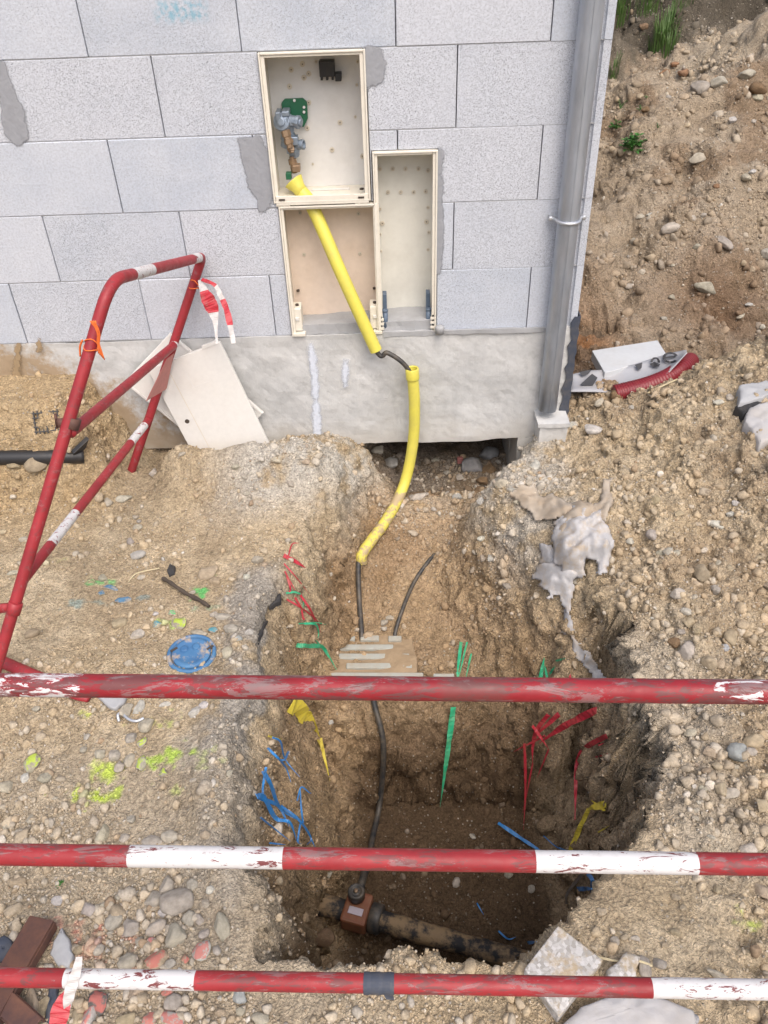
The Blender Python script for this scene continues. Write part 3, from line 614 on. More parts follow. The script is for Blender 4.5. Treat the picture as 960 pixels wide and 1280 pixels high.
# green wall plate behind the regulator
pl = [PY(*p, .150) for p in ((352, 128), (356, 123), (379, 122), (384, 127), (385, 147), (380, 158), (375, 156), (372, 148), (354, 144))]
gp = empty('green_wall_plate', PY(368, 138, .15), 'dark green plastic mounting plate above the gas regulator', 'mounting plate')
v = [tuple(p) for p in pl]+[(p[0], .136, p[2]) for p in pl]; n_ = len(pl)
o = mesh('plate', v, [tuple(range(n_)), tuple(range(2*n_-1, n_-1, -1))]+[(i, n_+i, n_+(i+1) % n_, (i+1) % n_) for i in range(n_)], M['green'], gp); m = o.modifiers.new('b', 'BEVEL'); m.width = .002
for p in ((380, 134), (380, 140), (368, 125.5)):
    q = PY(*p, .134); mb = MB(); mb.lathe(q, (0, -1, 0), [(.005, 0), (.005, .003), (.003, .004)], 8); mb.build('slot', M['boxback'], gp)
# pressure regulator with brass unions
rg = empty('gas_regulator', PY(366, 180, .09), 'grey cast gas regulator with brown brass unions in the left of the open box', 'regulator')
def lat(name, p, y, ax, prof, mat, n=18, sm=False):
    mb = MB(); mb.lathe(PY(*p, y), ax, prof, n); return mb.build(name, mat, rg, sm)
lat('bonnet', (352, 152), .070, (-.15, -.9, .25), [(.019, -.05), (.024, -.046), (.024, -.012), (.031, -.010), (.031, -.003), (.028, -.001), (.028, .004), (.015, .006), (.015, .012), (.009, .013)], M['zinc_cast'], 14)
lat('body', (361, 163), .090, (.28, -.1, 1), [(.014, -.060), (.020, -.058), (.020, -.040), (.024, -.036), (.024, -.006), (.019, -.004), (.019, .020), (.023, .022), (.023, .034), (.017, .036)], M['zinc_cast'], 10)
lat('spring_case', (369, 152), .075, (.92, -.3, -.12), [(.017, -.045), (.022, -.043), (.022, -.020), (.019, -.018), (.019, .004), (.0225, .006), (.0225, .016), (.014, .018), (.014, .024), (.009, .025)], M['zinc_cast'], 12)
mb = MB(); q = PY(356, 147, .10)
for dx, dz, w_, h_ in ((-.028, -.004, .018, .030), (-.006, .012, .026, .016), (.018, -.020, .020, .014)): mb.box(q[0]+dx, q[0]+dx+w_, .060, .125, q[2]+dz, q[2]+dz+h_)
mb.build('casting_lugs', M['zinc_cast'], rg, bevel=.003)
lat('outlet', (374, 181), .085, (1, -.3, .12), [(.012, -.045), (.012, -.012), (.0165, -.010), (.0165, .006), (.014, .008), (.0175, .010), (.0175, .018), (.012, .019), (.011, .012)], M['zinc_cast'], 14)
lat('lower_body', (366, 184), .092, (-.1, -.2, 1), [(.013, -.034), (.019, -.032), (.019, -.020), (.023, -.018), (.023, .006), (.018, .009), (.018, .026)], M['zinc_cast'], 8)
mb = MB(); q = PY(366, 178, .08); mb.box(q[0]-.006, q[0]+.020, .060, .10, q[2]-.006, q[2]+.022); mb.box(q[0]-.024, q[0]-.008, .066, .10, q[2]-.036, q[2]-.022); mb.build('casting_lugs', M['zinc_cast'], rg, bevel=.003)
lat('brass_nut', (359, 171), .050, (.25, -.15, -1), [(.0115, -.022), (.0165, -.020), (.0165, -.002), (.0135, .000), (.0135, .008), (.0165, .010), (.0165, .022), (.012, .024), (.012, .036)], M['brass'], 6)
lat('brass_plug', (364, 188), .060, (.2, -.4, -1), [(.010, -.016), (.014, -.014), (.014, .002), (.009, .003), (.009, .008)], M['brass'], 6)
lat('shut_off_valve', (366, 203), .080, (.12, 0, -1), [(.009, -.02), (.009, -.012), (.015, -.011), (.015, .006), (.011, .008), (.013, .016), (.013, .030), (.010, .036)], M['brass'], 10)
mb = MB(); q = PY(370, 210, .07); mb.box(q[0]-.012, q[0]+.016, .05, .085, q[2]-.010, q[2]+.014); mb.build('valve_body', M['brass'], rg, bevel=.003)
mb = MB(); q = PY(361, 219, .07); mb.box(q[0]-.010, q[0]+.010, .055, .085, q[2]-.012, q[2]+.010); mb.build('valve_handle', M['green'], rg, bevel=.002)
# lower box
lb = empty('meter_box_base', (-.21, .0, .56), 'pinkish cream open box base under the gas meter box crossed by the yellow duct', 'meter box', 'cream meter boxes set in the wall')
shell(lb, -.385, -.029, .553, 1.0615, .125, .010, M['cream'], M['cream2'], bottom=False, zback=.585)
bosses(lb, [(375, 266), (448, 267), (380, 318), (450, 317)], .117, .007)
for x_, s_ in ((-.378, 1), (-.072, -1)):
    mb = MB(); mb.box(x_, x_+.036, .0, .07, .570, .665); mb.build('hinge_block', M['cream'], lb, bevel=.004)
    mb = MB(); mb.box(x_+.012, x_+.026, -.006, -.0005, .617, .630); mb.build('latch', M['whitepanel'], lb, bevel=.001)
    mb = MB(); mb.box(x_-.001, x_+.046, -.015, .02, .5535, .566); mb.build('foot_bracket', M['cream'], lb, bevel=.001)
    for zz_ in (.6655, .72):
        mb = MB(); mb.lathe((x_+.02, .03 if zz_ < .7 else .11, zz_ if zz_ < .7 else .69), (0, 0, 1), [(.007, 0), (.007, .006), (.003, .007)], 10); mb.build('screw_hole', M['hole'], lb)
rough_box('niche_mortar', -.377, -.036, .01, .17, .5525, .592, M['mortar'], wall, .02, .010, 12)
# narrow box
eb = empty('electric_meter_box', (.075, .0, .56), 'tall narrow greyish cream box with blue grey brackets at its foot', 'meter box', 'cream meter boxes set in the wall')
shell(eb, -.040, .188, .556, 1.236, .135, .011, M['cream'], M['greycream'], bottom=False, zback=.588)
bosses(eb, [(475, 211), (491, 211), (507, 211), (523, 211), (535, 213), (485, 240), (501, 240), (517, 240), (532, 239), (475, 261, .8), (535, 259, .8), (478, 279, 1.2), (533, 277, 1.2), (475, 293, .8), (536, 290, .8), (476, 314, .8), (535, 312, .8)], .127, .0075)
for x_, s_ in ((-.012, 1), (.160, -1)):
    mb = MB(); mb.tube([(x_, .02, .558), (x_, .02, .634)], .0105, 14); mb.lathe((x_, .02, .6345), (0, 0, 1), [(.012, 0), (.012, .006), (.007, .006), (.006, 0)], 14); br = mb.build('blue_bracket', M['bluegrey'], eb, True)
    mb = MB(); mb.box(x_-.008, x_+.008, .05, .09, .60, .69); mb.build('blue_bracket', M['bluegrey'], eb, bevel=.002)
    mb = MB(); mb.box(min(x_-s_*.010, x_-s_*.024), max(x_-s_*.010, x_-s_*.024), -.008, .03, .562, .625)
    for zz_ in (.575, .595, .613): mb.box(min(x_-s_*.006, x_-s_*.0225), max(x_-s_*.006, x_-s_*.0225), -.012, -.0085, zz_-.005, zz_+.005)
    mb.build('clip', M['cream'], eb)
rough_box('niche_mortar', -.033, .181, .005, .17, .5525, .597, M['mortar'], wall, .015, .010, 14)
mb = MB(); q = PY(548, 409, -.01); mb.lathe((q[0]+.004, -.03, .556), (0, 0, 1), [(.017, 0), (.018, .024), (.0165, .030), (.010, .032)], 16)
tag(mb.build('pipe_stub', M['mortar'], None, True), 'small pale round stub on the footing ledge beside the narrow box', 'pipe stub')

# ------------------------------------------------------------------ yellow ducts and the service pipe
c0 = PY(374, 236, .062); k = PY(392, 262, .036); k1 = PY(428, 345, -.03); k2_ = PY(470, 438, -.06)
ydu = empty('yellow_duct', k2_, 'straight yellow plastic duct slanting down out of the gas box', 'duct', 'yellow gas ducts')
pth = crom([c0, k, k1, k2_], 10)
mb = MB(); mb.tube(pth, .0245, 24, cap=False); mb.tube([p for p in pth[::-1]], .021, 24, cap=False); o = mb.build('tube', M['yellow'], ydu, True)
ax = pth[1]-pth[0]; mb = MB(); mb.lathe(c0-ax/np.linalg.norm(ax)*.004, -ax, [(.0245, -.02), (.0255, 0), (.036, .026), (.037, .030), (.034, .030), (.023, .004), (.022, -.02)], 24); mb.build('collar', M['yellow'], ydu, True)
low = [PY(515, 461, -.075), PY(518, 505, -.08), PY(516, 555, -.085), PY(505, 606, -.125), PY(487, 648, -.21), PY(452, 690, -.335)]
tl = T(449, 694); low[-1] = T(452, 690, .012); low[-2] = T(486, 650, .02) if T(486, 650)[1] < low[-2][1]+.2 else low[-2]
low.append(low[-1]+np.array((-.010, -.018, -.045)))
yd2 = empty('yellow_duct', low[0], 'bent yellow plastic duct going down into the trench, muddy at its lower end', 'duct', 'yellow gas ducts')
pth2 = crom(low, 12)
mb = MB(); mb.tube(pth2[:39], .0235, 24, cap=False); mb.tube(pth2[:12][::-1], .020, 24, cap=False); mb.build('tube', M['yellow'], yd2, True)
mb = MB(); mb.tube(pth2[38:], .0235, 24, cap=False); mb.build('muddy_end', M['yellow_mud'], yd2, True)
mb = MB(); a_ = low[1]-low[0]; a_ /= np.linalg.norm(a_); mb.lathe(low[0]-a_*.002, a_, [(.0265, .048), (.0275, .044), (.0275, .002), (.0265, 0), (.0215, 0), (.021, .02)], 24); mb.build('socket', M['yellow'], yd2, True)
def ontop(pxs, lift): return [T(*p, lift) for p in pxs]
sp = [k1, k2_-np.array((0, 0, 0)), PY(484, 441, -.066), PY(498, 449, -.074), PY(509, 460, -.077), PY(515, 475, -.078), low[1]]
svp = empty('service_pipe', k2_, 'thin black gas pipe running from the yellow ducts down into the pit', 'pipe')
mb = MB(); mb.tube(crom(sp, 10), .0098, 14); mb.build('pipe_length', M['pipe'], svp, True)
sv = [low[-2]+np.array((-.004, 0, -.012))]+ontop([(447, 705), (449, 750), (452, 793)], .006); sv.append(sv[-1]+np.array((0, -.04, -.05)))
mb = MB(); mb.tube(crom(sv, 10), .0110, 14); mb.build('pipe_length', M['pipe'], svp, True)
s3 = ontop([(462, 852), (470, 880), (478, 930), (474, 1000), (466, 1055)], .012)
s3.append(T(456, 1090, .05)); s3.insert(0, s3[0]+np.array((-.01, .05, -.03)))
mb = MB(); mb.tube(crom(s3, 10), .0115, 14); mb.build('pipe_length', M['pipe'], svp, True)
cb = ontop([(548, 684), (535, 703), (518, 728), (503, 762), (494, 793)], .004); cb[0] = cb[0]-np.array((0, 0, .02)); cb.append(cb[-1]+np.array((0, -.03, -.04)))
mb = MB(); mb.tube(crom(cb, 10), .0085, 12); tag(mb.build('old_cable', M['pipe'], None, True), 'dusty black cable slanting down the right side of the trench', 'cable')

# ------------------------------------------------------------------ front safety barrier
def bar_mesh(name, p0, p1, r, bands, mat, parent, dark=(), n=24, st=.004, bend=None):
    p0, p1 = np.array(p0), np.array(p1); L = np.linalg.norm(p1-p0); m = int(L/st); t = np.linspace(0, 1, m+1)
    P = [p0+(p1-p0)*q for q in t]; wv = np.zeros(m+1); dk = np.zeros(m+1)
    for a, b in bands: wv[(t >= a) & (t <= b)] = 1
    for a, b, k in dark: dk = np.maximum(dk, k*sst(a-.012, a+.004, t)*sst(b+.012, b-.004, t))
    mb = MB(); mb.tube(P, r, n, wv); o = mb.build(name, mat, parent, True, 'w')
    at = o.data.attributes.new('dark', 'FLOAT', 'POINT'); at.data.foreach_set('value', np.repeat(dk, n).astype(np.float32)); return o
RB = .0175
def endp(px, py, th): return PD(px, py, FPX*2*RB/th)
fb = empty('safety_barrier', (0, -2.28, .07), 'front red and white three-rail barrier standing before the pit, its paint chipped', 'barrier', 'red and white site barriers')
rails = []
for (yl, yr, tl_, tr_, bands, dark, mt) in ((856, 865, 29.4, 31.0, [(0, 105), (888, 1100)], [(556, 626, .55)], 'bar_top'), (1068, 1080.5, 26.2, 27.0, [(162, 355), (669, 870)], [], 'bar'), (1221.5, 1237, 22.8, 24.0, [(82, 245), (815, 1100)], [], 'bar')):
    e0, e1 = endp(0, yl, tl_), endp(960, yr, tr_); d_ = e1-e0; s0, s1 = e0-d_*.12, e1+d_*.12
    # pixel position to fraction along the bar
    def fr(px, e0=e0, d_=d_):
        lo, hi = -.12, 1.12
        for _ in range(40):
            mid = (lo+hi)/2; q = e0+d_*mid-CAM; x_ = 480+FPX*(q@RT)/(q@FW); lo, hi = (mid, hi) if x_ < px else (lo, mid)
        return (lo+.12)/1.24
    rails.append((s0, s1))
    bar_mesh('rail', s0, s1, RB, [(fr(a), fr(b)) for a, b in bands], M[mt], fb, [(fr(a), fr(b), k) for a, b, k in dark])
    if mt == 'bar' and yl > 1200:
        ta, tb = s0+(s1-s0)*fr(455), s0+(s1-s0)*fr(493); dd_ = (tb-ta)
        mb = MB(); mb.tube([ta+dd_*t for t in np.linspace(0, 1, 9)], [RB+.0016+.0007*math.sin(i*2.1) for i in range(9)], 24)
        u_ = dd_*.32; b0 = ta+dd_*.62+np.array((0, -.012, -.014)); mb.add([b0, b0+u_, b0+u_*.8+np.array((.006, -.004, -.020)), b0+u_*.2+np.array((.002, -.005, -.014))], [(0, 1, 2, 3)])
        tag(mb.build('black_tape', M['membrane'], None, False), 'dark insulating tape wrapped round the lowest rail of the front barrier', 'tape')
for e in (0, 1):
    A, B_ = rails[0][e], rails[2][e]; dn = B_-A; C_ = A+dn*(A[2]-GZ(A[0], A[1])[2])/(-dn[2])
    C_ = A+dn*((A[2]-GZ(*(A+dn*1.2)[:2])[2]-.01)/(-dn[2]))
    bar_mesh('leg', A+dn*(-.02), C_, RB*.98, [], M['bar'], fb)
    mb = MB(); mb.box(C_[0]-.03, C_[0]+.03, C_[1]-.22, C_[1]+.22, C_[2]-.012, C_[2]+.012); mb.build('foot', M['rust'], fb, bevel=.003)
# ------------------------------------------------------------------ side barrier leaning on the wall
sb = empty('safety_barrier', (-1.1, -.8, .1), 'left red barrier leaning with its top against the block wall', 'barrier', 'red and white site barriers')
r2 = .0172
NA, NM, NL, NC = PD(138, 350, 2.21), PD(88, 541, 2.285), PD(27, 727, 2.361), None
FB_, FN, FL = PD(253, 321, 3.02), PD(218, 431, 3.16), PD(186, 525, 3.31)
NC = NA+(NL-NA)*1.62; FD = FL+(FL-FN)*.75
FB_[1] = min(FB_[1], -.03)
def arc(a, b, c_, rad, n=8):
    u = (a-b)/np.linalg.norm(a-b); v_ = (c_-b)/np.linalg.norm(c_-b); p, q = b+u*rad, b+v_*rad
    return [(1-t)**2*p+2*t*(1-t)*b+t*t*q for t in np.linspace(0, 1, n)]
def seg(a, b, n): return [a+(b-a)*t for t in np.linspace(0, 1, n)]
pt = [NC]; c1 = arc(NC, NA, FB_, .085); c2 = arc(NA, FB_, FD, .035)
path = seg(NC, c1[0], 160)[:-1]+c1+seg(c1[-1], c2[0], 120)[1:-1]+c2+seg(c2[-1], FD, 120)[1:]
path = np.array(path); prj = np.stack([480+FPX*((path-CAM)@RT)/((path-CAM)@FW), 640-FPX*((path-CAM)@UP)/((path-CAM)@FW)], 1)
wv = np.zeros(len(path)); top = np.zeros(len(path), bool); top[160:160+8+120] = True
wv[top & (prj[:, 0] > 166) & (prj[:, 0] < 189)] = 1; wv[top & (prj[:, 0] > 240) & (prj[:, 0] < 248)] = 1
mb = MB(); mb.tube(path, r2, 20, wv); o = mb.build('frame', M['bar_side'], sb, True, 'w'); o.data.attributes.new('dark', 'FLOAT', 'POINT')
bar_mesh('rail', NM, FN, r2*.92, [(.985, 1)], M['bar_side'], sb, n=16)
def frs(A, B, px):
    for t in np.linspace(0, 1, 400):
        q = A+(B-A)*t-CAM
        if 480+FPX*(q@RT)/(q@FW) > px: return t
    return 1
bar_mesh('rail', NL, FL, r2*.92, [(frs(NL, FL, 63), frs(NL, FL, 94)), (frs(NL, FL, 163), frs(NL, FL, 180))], M['bar_side'], sb, n=16)
ax = (NC-NA)/np.linalg.norm(NC-NA)
for p, s_ in ((PD(91, 529, 2.285), 1), (PD(18, 760, 2.37), 1.15)):
    mb = MB(); mb.lathe(p-ax*.016*s_, ax, [(.0185, 0), (.0205, .001), (.0205, .031*s_), (.0185, .032*s_)], 18)
    fr_ = frame3(p, (-1, -.15, .05), ax); mb.box(.012, .045, -.006, .006, -.016, .010, fr_); mb.box(.040, .046, -.006, .006, -.030, .012, fr_)
    mb.build('bracket', M['bar_side'] if s_ > 1 else M['rust'], sb, True)
f0 = T(-14, 826, .025); f1 = T(112, 878, .022)
mb = MB(); mb.tube(seg(f0, f1, 14), [.021]*12+[.019, .012], 14, rf=lambda i, k: 1-.28*abs(math.sin(2*math.pi*k/14))); o = mb.build('foot', M['bar_side'], sb, True, 'w'); o.data.attributes.new('dark', 'FLOAT', 'POINT')
mb = MB(); q = [PD(208, 449, 3.13), PD(216, 443, 3.16), PD(207, 487, 3.25), PD(182, 502, 3.10)]
v = q+[p+np.array((.004, .006, .002)) for p in q]; mb.add(v, [(0, 1, 2, 3), (7, 6, 5, 4), (0, 4, 5, 1), (1, 5, 6, 2), (2, 6, 7, 3), (3, 7, 4, 0)]); mb.build('sign_plate', M['wred'], sb)
# twine and tape
def ribbon(mb, pts, wd, n=8, tw=0.0, up=None, w=None, tip=False, sl=.0):
    P = crom(pts, n); m = len(P); v = []; a = []
    for i, p in enumerate(P):
        t = P[min(i+1, m-1)]-P[max(i-1, 0)]; t /= np.linalg.norm(t)+1e-9; vw = CAM-p; vw /= np.linalg.norm(vw)
        if up is not None: vw = np.array(up, float)
        s_ = np.cross(t, vw); s_ /= np.linalg.norm(s_)+1e-9; b = np.cross(s_, t); an = tw*math.sin(i*.9+sl)+sl*.3
        h = (float(np.interp(i/(m-1), np.linspace(0, 1, len(wd)), wd)) if hasattr(wd, '__len__') else wd)/2*(1 if not tip else max(.15, 1-(i/(m-1))**3))
        e = math.cos(an)*s_+math.sin(an)*b; v += [p-e*h, p+e*h]; k = w(i/(m-1)) if w else 0; a += [k, k]
    mb.add(v, [(2*i, 2*i+1, 2*i+3, 2*i+2) for i in range(m-1)], a)
def twine(p, r_, axis, label):
    mb = MB(); axis = axis/np.linalg.norm(axis); u = np.cross(axis, (0, 0, 1)); u /= np.linalg.norm(u); b = np.cross(axis, u)
    pts = [p+axis*(.012*math.sin(t*.43)+.006*math.sin(t*1.7))+(r_+.002+.002*math.sin(t*2.3))*(math.cos(t)*u+math.sin(t)*b) for t in np.linspace(0, 12, 70)]
    mb.tube(pts, .0018, 6)
    rr = random.Random(int(p[0]*1000)); 
    return mb
mb = twine(PD(115, 432, 2.24), r2, ax, '')
p = PD(122, 418, 2.20); t1_ = []
for i in range(6): mb.tube(crom([p+np.array((.003*i-.006, -.012, .045)), p+np.array((.008+.004*math.sin(i*2.), -.014, .012)), p+np.array((.003*math.sin(i*1.7), -.012, -.02)), p+np.array((-.010+.003*i, -.012, -.045-.005*i))], 5), .0017, 5)
p = PD(103, 425, 2.24); mb.tube(crom([p, p+np.array((-.012, .0, -.02)), p+np.array((-.020, .002, -.05))], 6), .003, 5)
tag(mb.build('orange_twine', M['orange'], None, True), 'frayed orange twine knotted round the near leg of the left barrier', 'twine')
mb = twine(PD(244, 356, 3.06), r2, FL-FB_, ''); tag(mb.build('orange_twine', M['orange'], None, True), 'small orange twine knot high on the far leg of the left barrier', 'twine')
bt = empty('barrier_tape', PD(250, 350, 3.0), 'torn red and white tape ends hanging from the top of the left barrier', 'barrier tape', 'red and white barrier tape')
mb = MB(); ribbon(mb, [PD(249, 350, 3.0), PD(257, 368, 2.99), PD(265, 385, 3.0), PD(269, 402, 3.0), PD(271, 430, 3.01)], [.010, .030, .052, .05, .03, .012, .009], 10, .25, None, lambda t: 1 if .18 < t < .60 else 0, sl=.3); mb.build('tape_end', M['tape'], bt, False, 'w')
mb = MB(); ribbon(mb, [PD(252, 349, 3.0), PD(268, 356, 2.98), PD(275, 368, 2.98), PD(284, 390, 2.99), PD(292, 429, 3.0)], [.015, .013, .016, .020, .022, .024, .016], 10, .3, None, lambda t: 0 if .28 < t < .58 or t > .85 else 1, sl=.8); mb.build('tape_end', M['tape'], bt, False, 'w')
q0 = rails[2][0]+(rails[2][1]-rails[2][0])*.20
bt = empty('barrier_tape', PD(92, 1215, 1.5), 'pink and white tape knotted on the lowest rail of the front barrier', 'barrier tape', 'red and white barrier tape')
D0 = (PD(95, 1222, 1)-CAM)
dr = FPX*2*RB/22.9-.022
mb = MB(); ribbon(mb, [PD(99, 1196, dr), PD(96, 1212, dr-.004), PD(91, 1228, dr-.005), PD(86, 1246, dr-.002), PD(84, 1262, dr+.01)], [.012, .016, .020, .022, .020, .012], 8, .25, None, lambda t: 0, sl=.4); mb.build('tape_end', M['tape'], bt, False, 'w')
mb = MB(); ribbon(mb, [PD(84, 1238, dr+.004), PD(79, 1252, dr+.004), PD(75, 1266, dr+.01), PD(72, 1281, dr+.012)], [.008, .024, .034, .036, .03], 8, .2, None, lambda t: 1, sl=-.3); mb.build('tape_end', M['tape'], bt, False, 'w')

# ------------------------------------------------------------------ loose doors leaning on the footing
def slab3(name, root, o, a, b, th, mat, bevel=.002):   # corner o, corner a along x, corner b along -z
    ex = (a-o); Lx = np.linalg.norm(ex); ez = (o-b); Lz = np.linalg.norm(ez); fr_ = frame3(o, ex, ez)
    mb = MB(); mb.box(0, Lx, 0, th, -Lz, 0, fr_); return mb.build(name, mat, root, bevel=bevel), fr_, Lx, Lz
tr, br, tl2 = PY(275, 427, -.060), PY(334, 556, -.115), PY(184, 462, -.095)
d1 = empty('box_door', br, 'front white meter box door with a square mark and a lock hole propped against the footing', 'box door', 'loose white meter box doors')
bl2 = tl2+(br-tr)
_, fr_, Lx, Lz = slab3('panel', d1, tl2, tr, bl2, .018, M['whitepanel'], .003)
def onslab(name, x0, x1, z0, z1, y0, y1, mat, root, fr_): mb = MB(); mb.box(x0, x1, y0, y1, z0, z1, fr_); return mb.build(name, mat, root, bevel=.0006)
onslab('groove', .075, .0775, -Lz+.004, -.004, -.0006, .002, M['boss'], d1, fr_)
for b in ((.135, .137, -.135, -.06), (.135, .205, -.135, -.133)): onslab('emboss', *b, -.0008, .002, M['boxback'], d1, fr_)
onslab('top_catch', Lx-.075, Lx-.01, -.004, .010, -.003, .014, M['whitepanel'], d1, fr_)
lk = fr_[0]+fr_[1]*.045-fr_[3]*(Lz*.54)
mb = MB(); mb.lathe(lk, -fr_[2], [(.0095, -.001), (.0095, .0012), (.006, .0016), (.005, .0004)], 16); mb.build('lock', M['hole'], d1)
o_, a_, b_ = PY(213, 416, -.025), PY(330, 516, -.035), PY(152, 477, -.075)
d2 = empty('box_door', b_, 'rear white meter box door leaning crosswise behind the front one', 'box door', 'loose white meter box doors')
_, fr2, Lx2, Lz2 = slab3('panel', d2, o_, a_, b_, .014, M['whitepanel'], .003)
onslab('rim', .004, Lx2-.004, -.012, -.004, -.004, .0, M['whitepanel'], d2, fr2)
onslab('rim', .004, Lx2-.004, -Lz2+.004, -Lz2+.012, -.004, .0, M['whitepanel'], d2, fr2)
# ------------------------------------------------------------------ blue valve cover
p, n_, _ = T(240, 819, 0, True); n_ = np.array((.03, -.05, 1.)); n_ /= np.linalg.norm(n_)
vc = empty('valve_cover', p, 'round blue plastic valve cover set in the sandy ground', 'valve cover')
mb = MB(); mb.lathe(p-n_*.02, n_, [(.078, 0), (.078, .030), (.074, .034), (.066, .034), (.065, .024)], 40); mb.build('surround', M['cover'], vc, True)
mb = MB(); mb.lathe(p-n_*.02, n_, [(.061, .02), (.061, .034), (.058, .037), (.046, .0372), (.044, .0355), (.02, .036)], 40); lid = mb.build('lid', M['cover'], vc, True)
for dx, dy in ((.012, .022), (-.024, .012)):
    mb = MB(); mb.lathe(p+np.array((dx, dy, .0155)), n_, [(.013, 0), (.012, .004), (.008, .0055), (.004, .0045)], 16); q = mb.build('knob', M['cover'], lid, True)
for dx, dy in ((.052, -.028), (-.038, .042)):
    mb = MB(); mb.box(dx-.012, dx+.012, dy-.004, dy+.004, .0165, .0185, frame3(p, (.7, .7, 0) if dx > 0 else (.75, .6, 0), n_)); mb.build('slot', M['hole'], lid)
# ------------------------------------------------------------------ pit-bottom pipe with its tapping saddle
PZ = -.90
def PZv(px, py, z): r_ = ray(px, py); return CAM+r_*((z-CAM[2])/r_[2])
m0, m1, mj = PZv(352, 1116, PZ), PZv(668, 1206, PZ), PZv(452, 1143, PZ)
gm = empty('gas_main', mj, 'mud-caked black main pipe crossing the bottom of the pit', 'pipe')
md = (m1-m0)/np.linalg.norm(m1-m0); L_ = np.linalg.norm(m1-m0); P_ = [m0-md*.12+md*t for t in np.linspace(0, L_+.3, 60)]
nz = fbm(np.array(P_), 14, 3, 5)
mb = MB(); mb.tube(P_, [.035+.005*v for v in nz], 22, rf=lambda i, k: 1+.06*math.sin(k*1.9+i*.7)*math.sin(i*.31+k)); mb.build('pipe', M['mudpipe'], gm, True)
tt_ = empty('tapping_tee', mj, 'rusty brown saddle with a round grey cap clamped on the pit-bottom main pipe', 'pipe fitting')
fj = frame3(mj, md, (0, 0, 1))
mb = MB(); mb.box(-.062, .030, -.058, .058, -.028, .048, fj); mb.build('saddle', M['saddle'], tt_, bevel=.010)
mb = MB(); mb.lathe(mj+md*.032, md, [(.044, 0), (.051, .003), (.051, .038), (.047, .042)], 20); mb.build('clamp_ring', M['pipe'], tt_, True)
mb = MB(); mb.box(-.040, .012, -.030, -.004, .0485, .052, fj); mb.build('label', M['label'], tt_, bevel=.001)
cpos = PZv(446, 1122, PZ+.05); 
mb = MB(); mb.lathe(cpos+np.array((0, 0, -.09)), (0, 0, 1), [(.022, 0), (.022, .10), (.030, .101), (.030, .135), (.027, .139), (.020, .139), (.018, .133), (.009, .133), (.008, .137)], 18); mb.build('cap', M['pipe'], tt_, True)
mb = MB(); mb.lathe(cpos+np.array((0, 0, .048)), (0, 0, 1), [(.0075, 0), (.0075, .004), (.005, .005)], 10); mb.build('cap_plug', M['brass'], tt_, True)
mb = MB(); mb.tube(crom([cpos+np.array((.01, .0, .0)), cpos+np.array((.02, .06, .01)), T(464, 1062, .012)], 8), .014, 12); mb.build('outlet', M['pipe'], tt_, True)
# ------------------------------------------------------------------ ribbed slab half buried across the trench
sz = T(455, 806)[2]+.010
A_, B_, C_ = PZv(393, 795, sz), PZv(512, 795, sz), PZv(402, 848, sz)
rs = empty('ribbed_slab', A_, 'ribbed grey slab buried in sand across the trench above the pit', 'slab')
ex, ez = B_-A_, A_-C_; ez = ez-ex*(ez@ex)/(ex@ex); fr_ = (A_, ex/np.linalg.norm(ex), ez/np.linalg.norm(ez), np.array((0, 0, 1.)))
LX, LY = np.linalg.norm(ex), np.linalg.norm(ez)
rough_box('bed', A_[0]-.05, B_[0]+.02, C_[1]-.012, A_[1]+.008, sz-.075, sz, M['slabsand'], rs, .012, .012, 21)
for a, b, y0 in ((.07, .155, 0.0), (.175, .245, 0.0), (.28, .33, .01), (.06, .30, .22), (.10, .36, .44), (.045, .10, .66), (.13, .37, .66), (.005, .41, .88), (.445, .52, .90)):
    yy_ = -LY*y0; mb = MB(); mb.box(a*LX/.36, b*LX/.36, yy_-.027, yy_, -.01, .006, fr_); mb.build('rib', M['rib'], rs, bevel=.004)
# ------------------------------------------------------------------ torn warning ribbons
def strips(name, label, cat, group, mat, lists, lift=.012, jit=.004):
    rr = random.Random(len(label)*7+int(lists[0][1][0][0])); n0 = T(*lists[0][1][0][:2], lift)
    root = empty(name, n0, label, cat, group)
    for wd, pts in lists:
        P = []; hang = any(len(q) > 2 and q[2] >= .03 for q in pts)
        for i, q in enumerate(pts):
            l_ = q[2] if len(q) > 2 else lift+rr.uniform(0, jit); P.append(T(q[0], q[1], l_))
        if hang and len(P) > 2:
            for _ in range(4): P = [P[0]]+[(P[i-1]+P[i]*1.2+P[i+1])/3.2 for i in range(1, len(P)-1)]+[P[-1]]
        wd = [q_*1.35 for q_ in wd] if hasattr(wd, '__len__') else wd*1.25
        mb = MB(); ribbon(mb, P, wd, 6, .5, None, None, True, rr.uniform(-1, 1)); o = mb.build('strand', mat, root)
        m = o.modifiers.new('solid', 'SOLIDIFY'); m.thickness = .0012
    return root
G_ = 'torn warning ribbons in the pit walls'
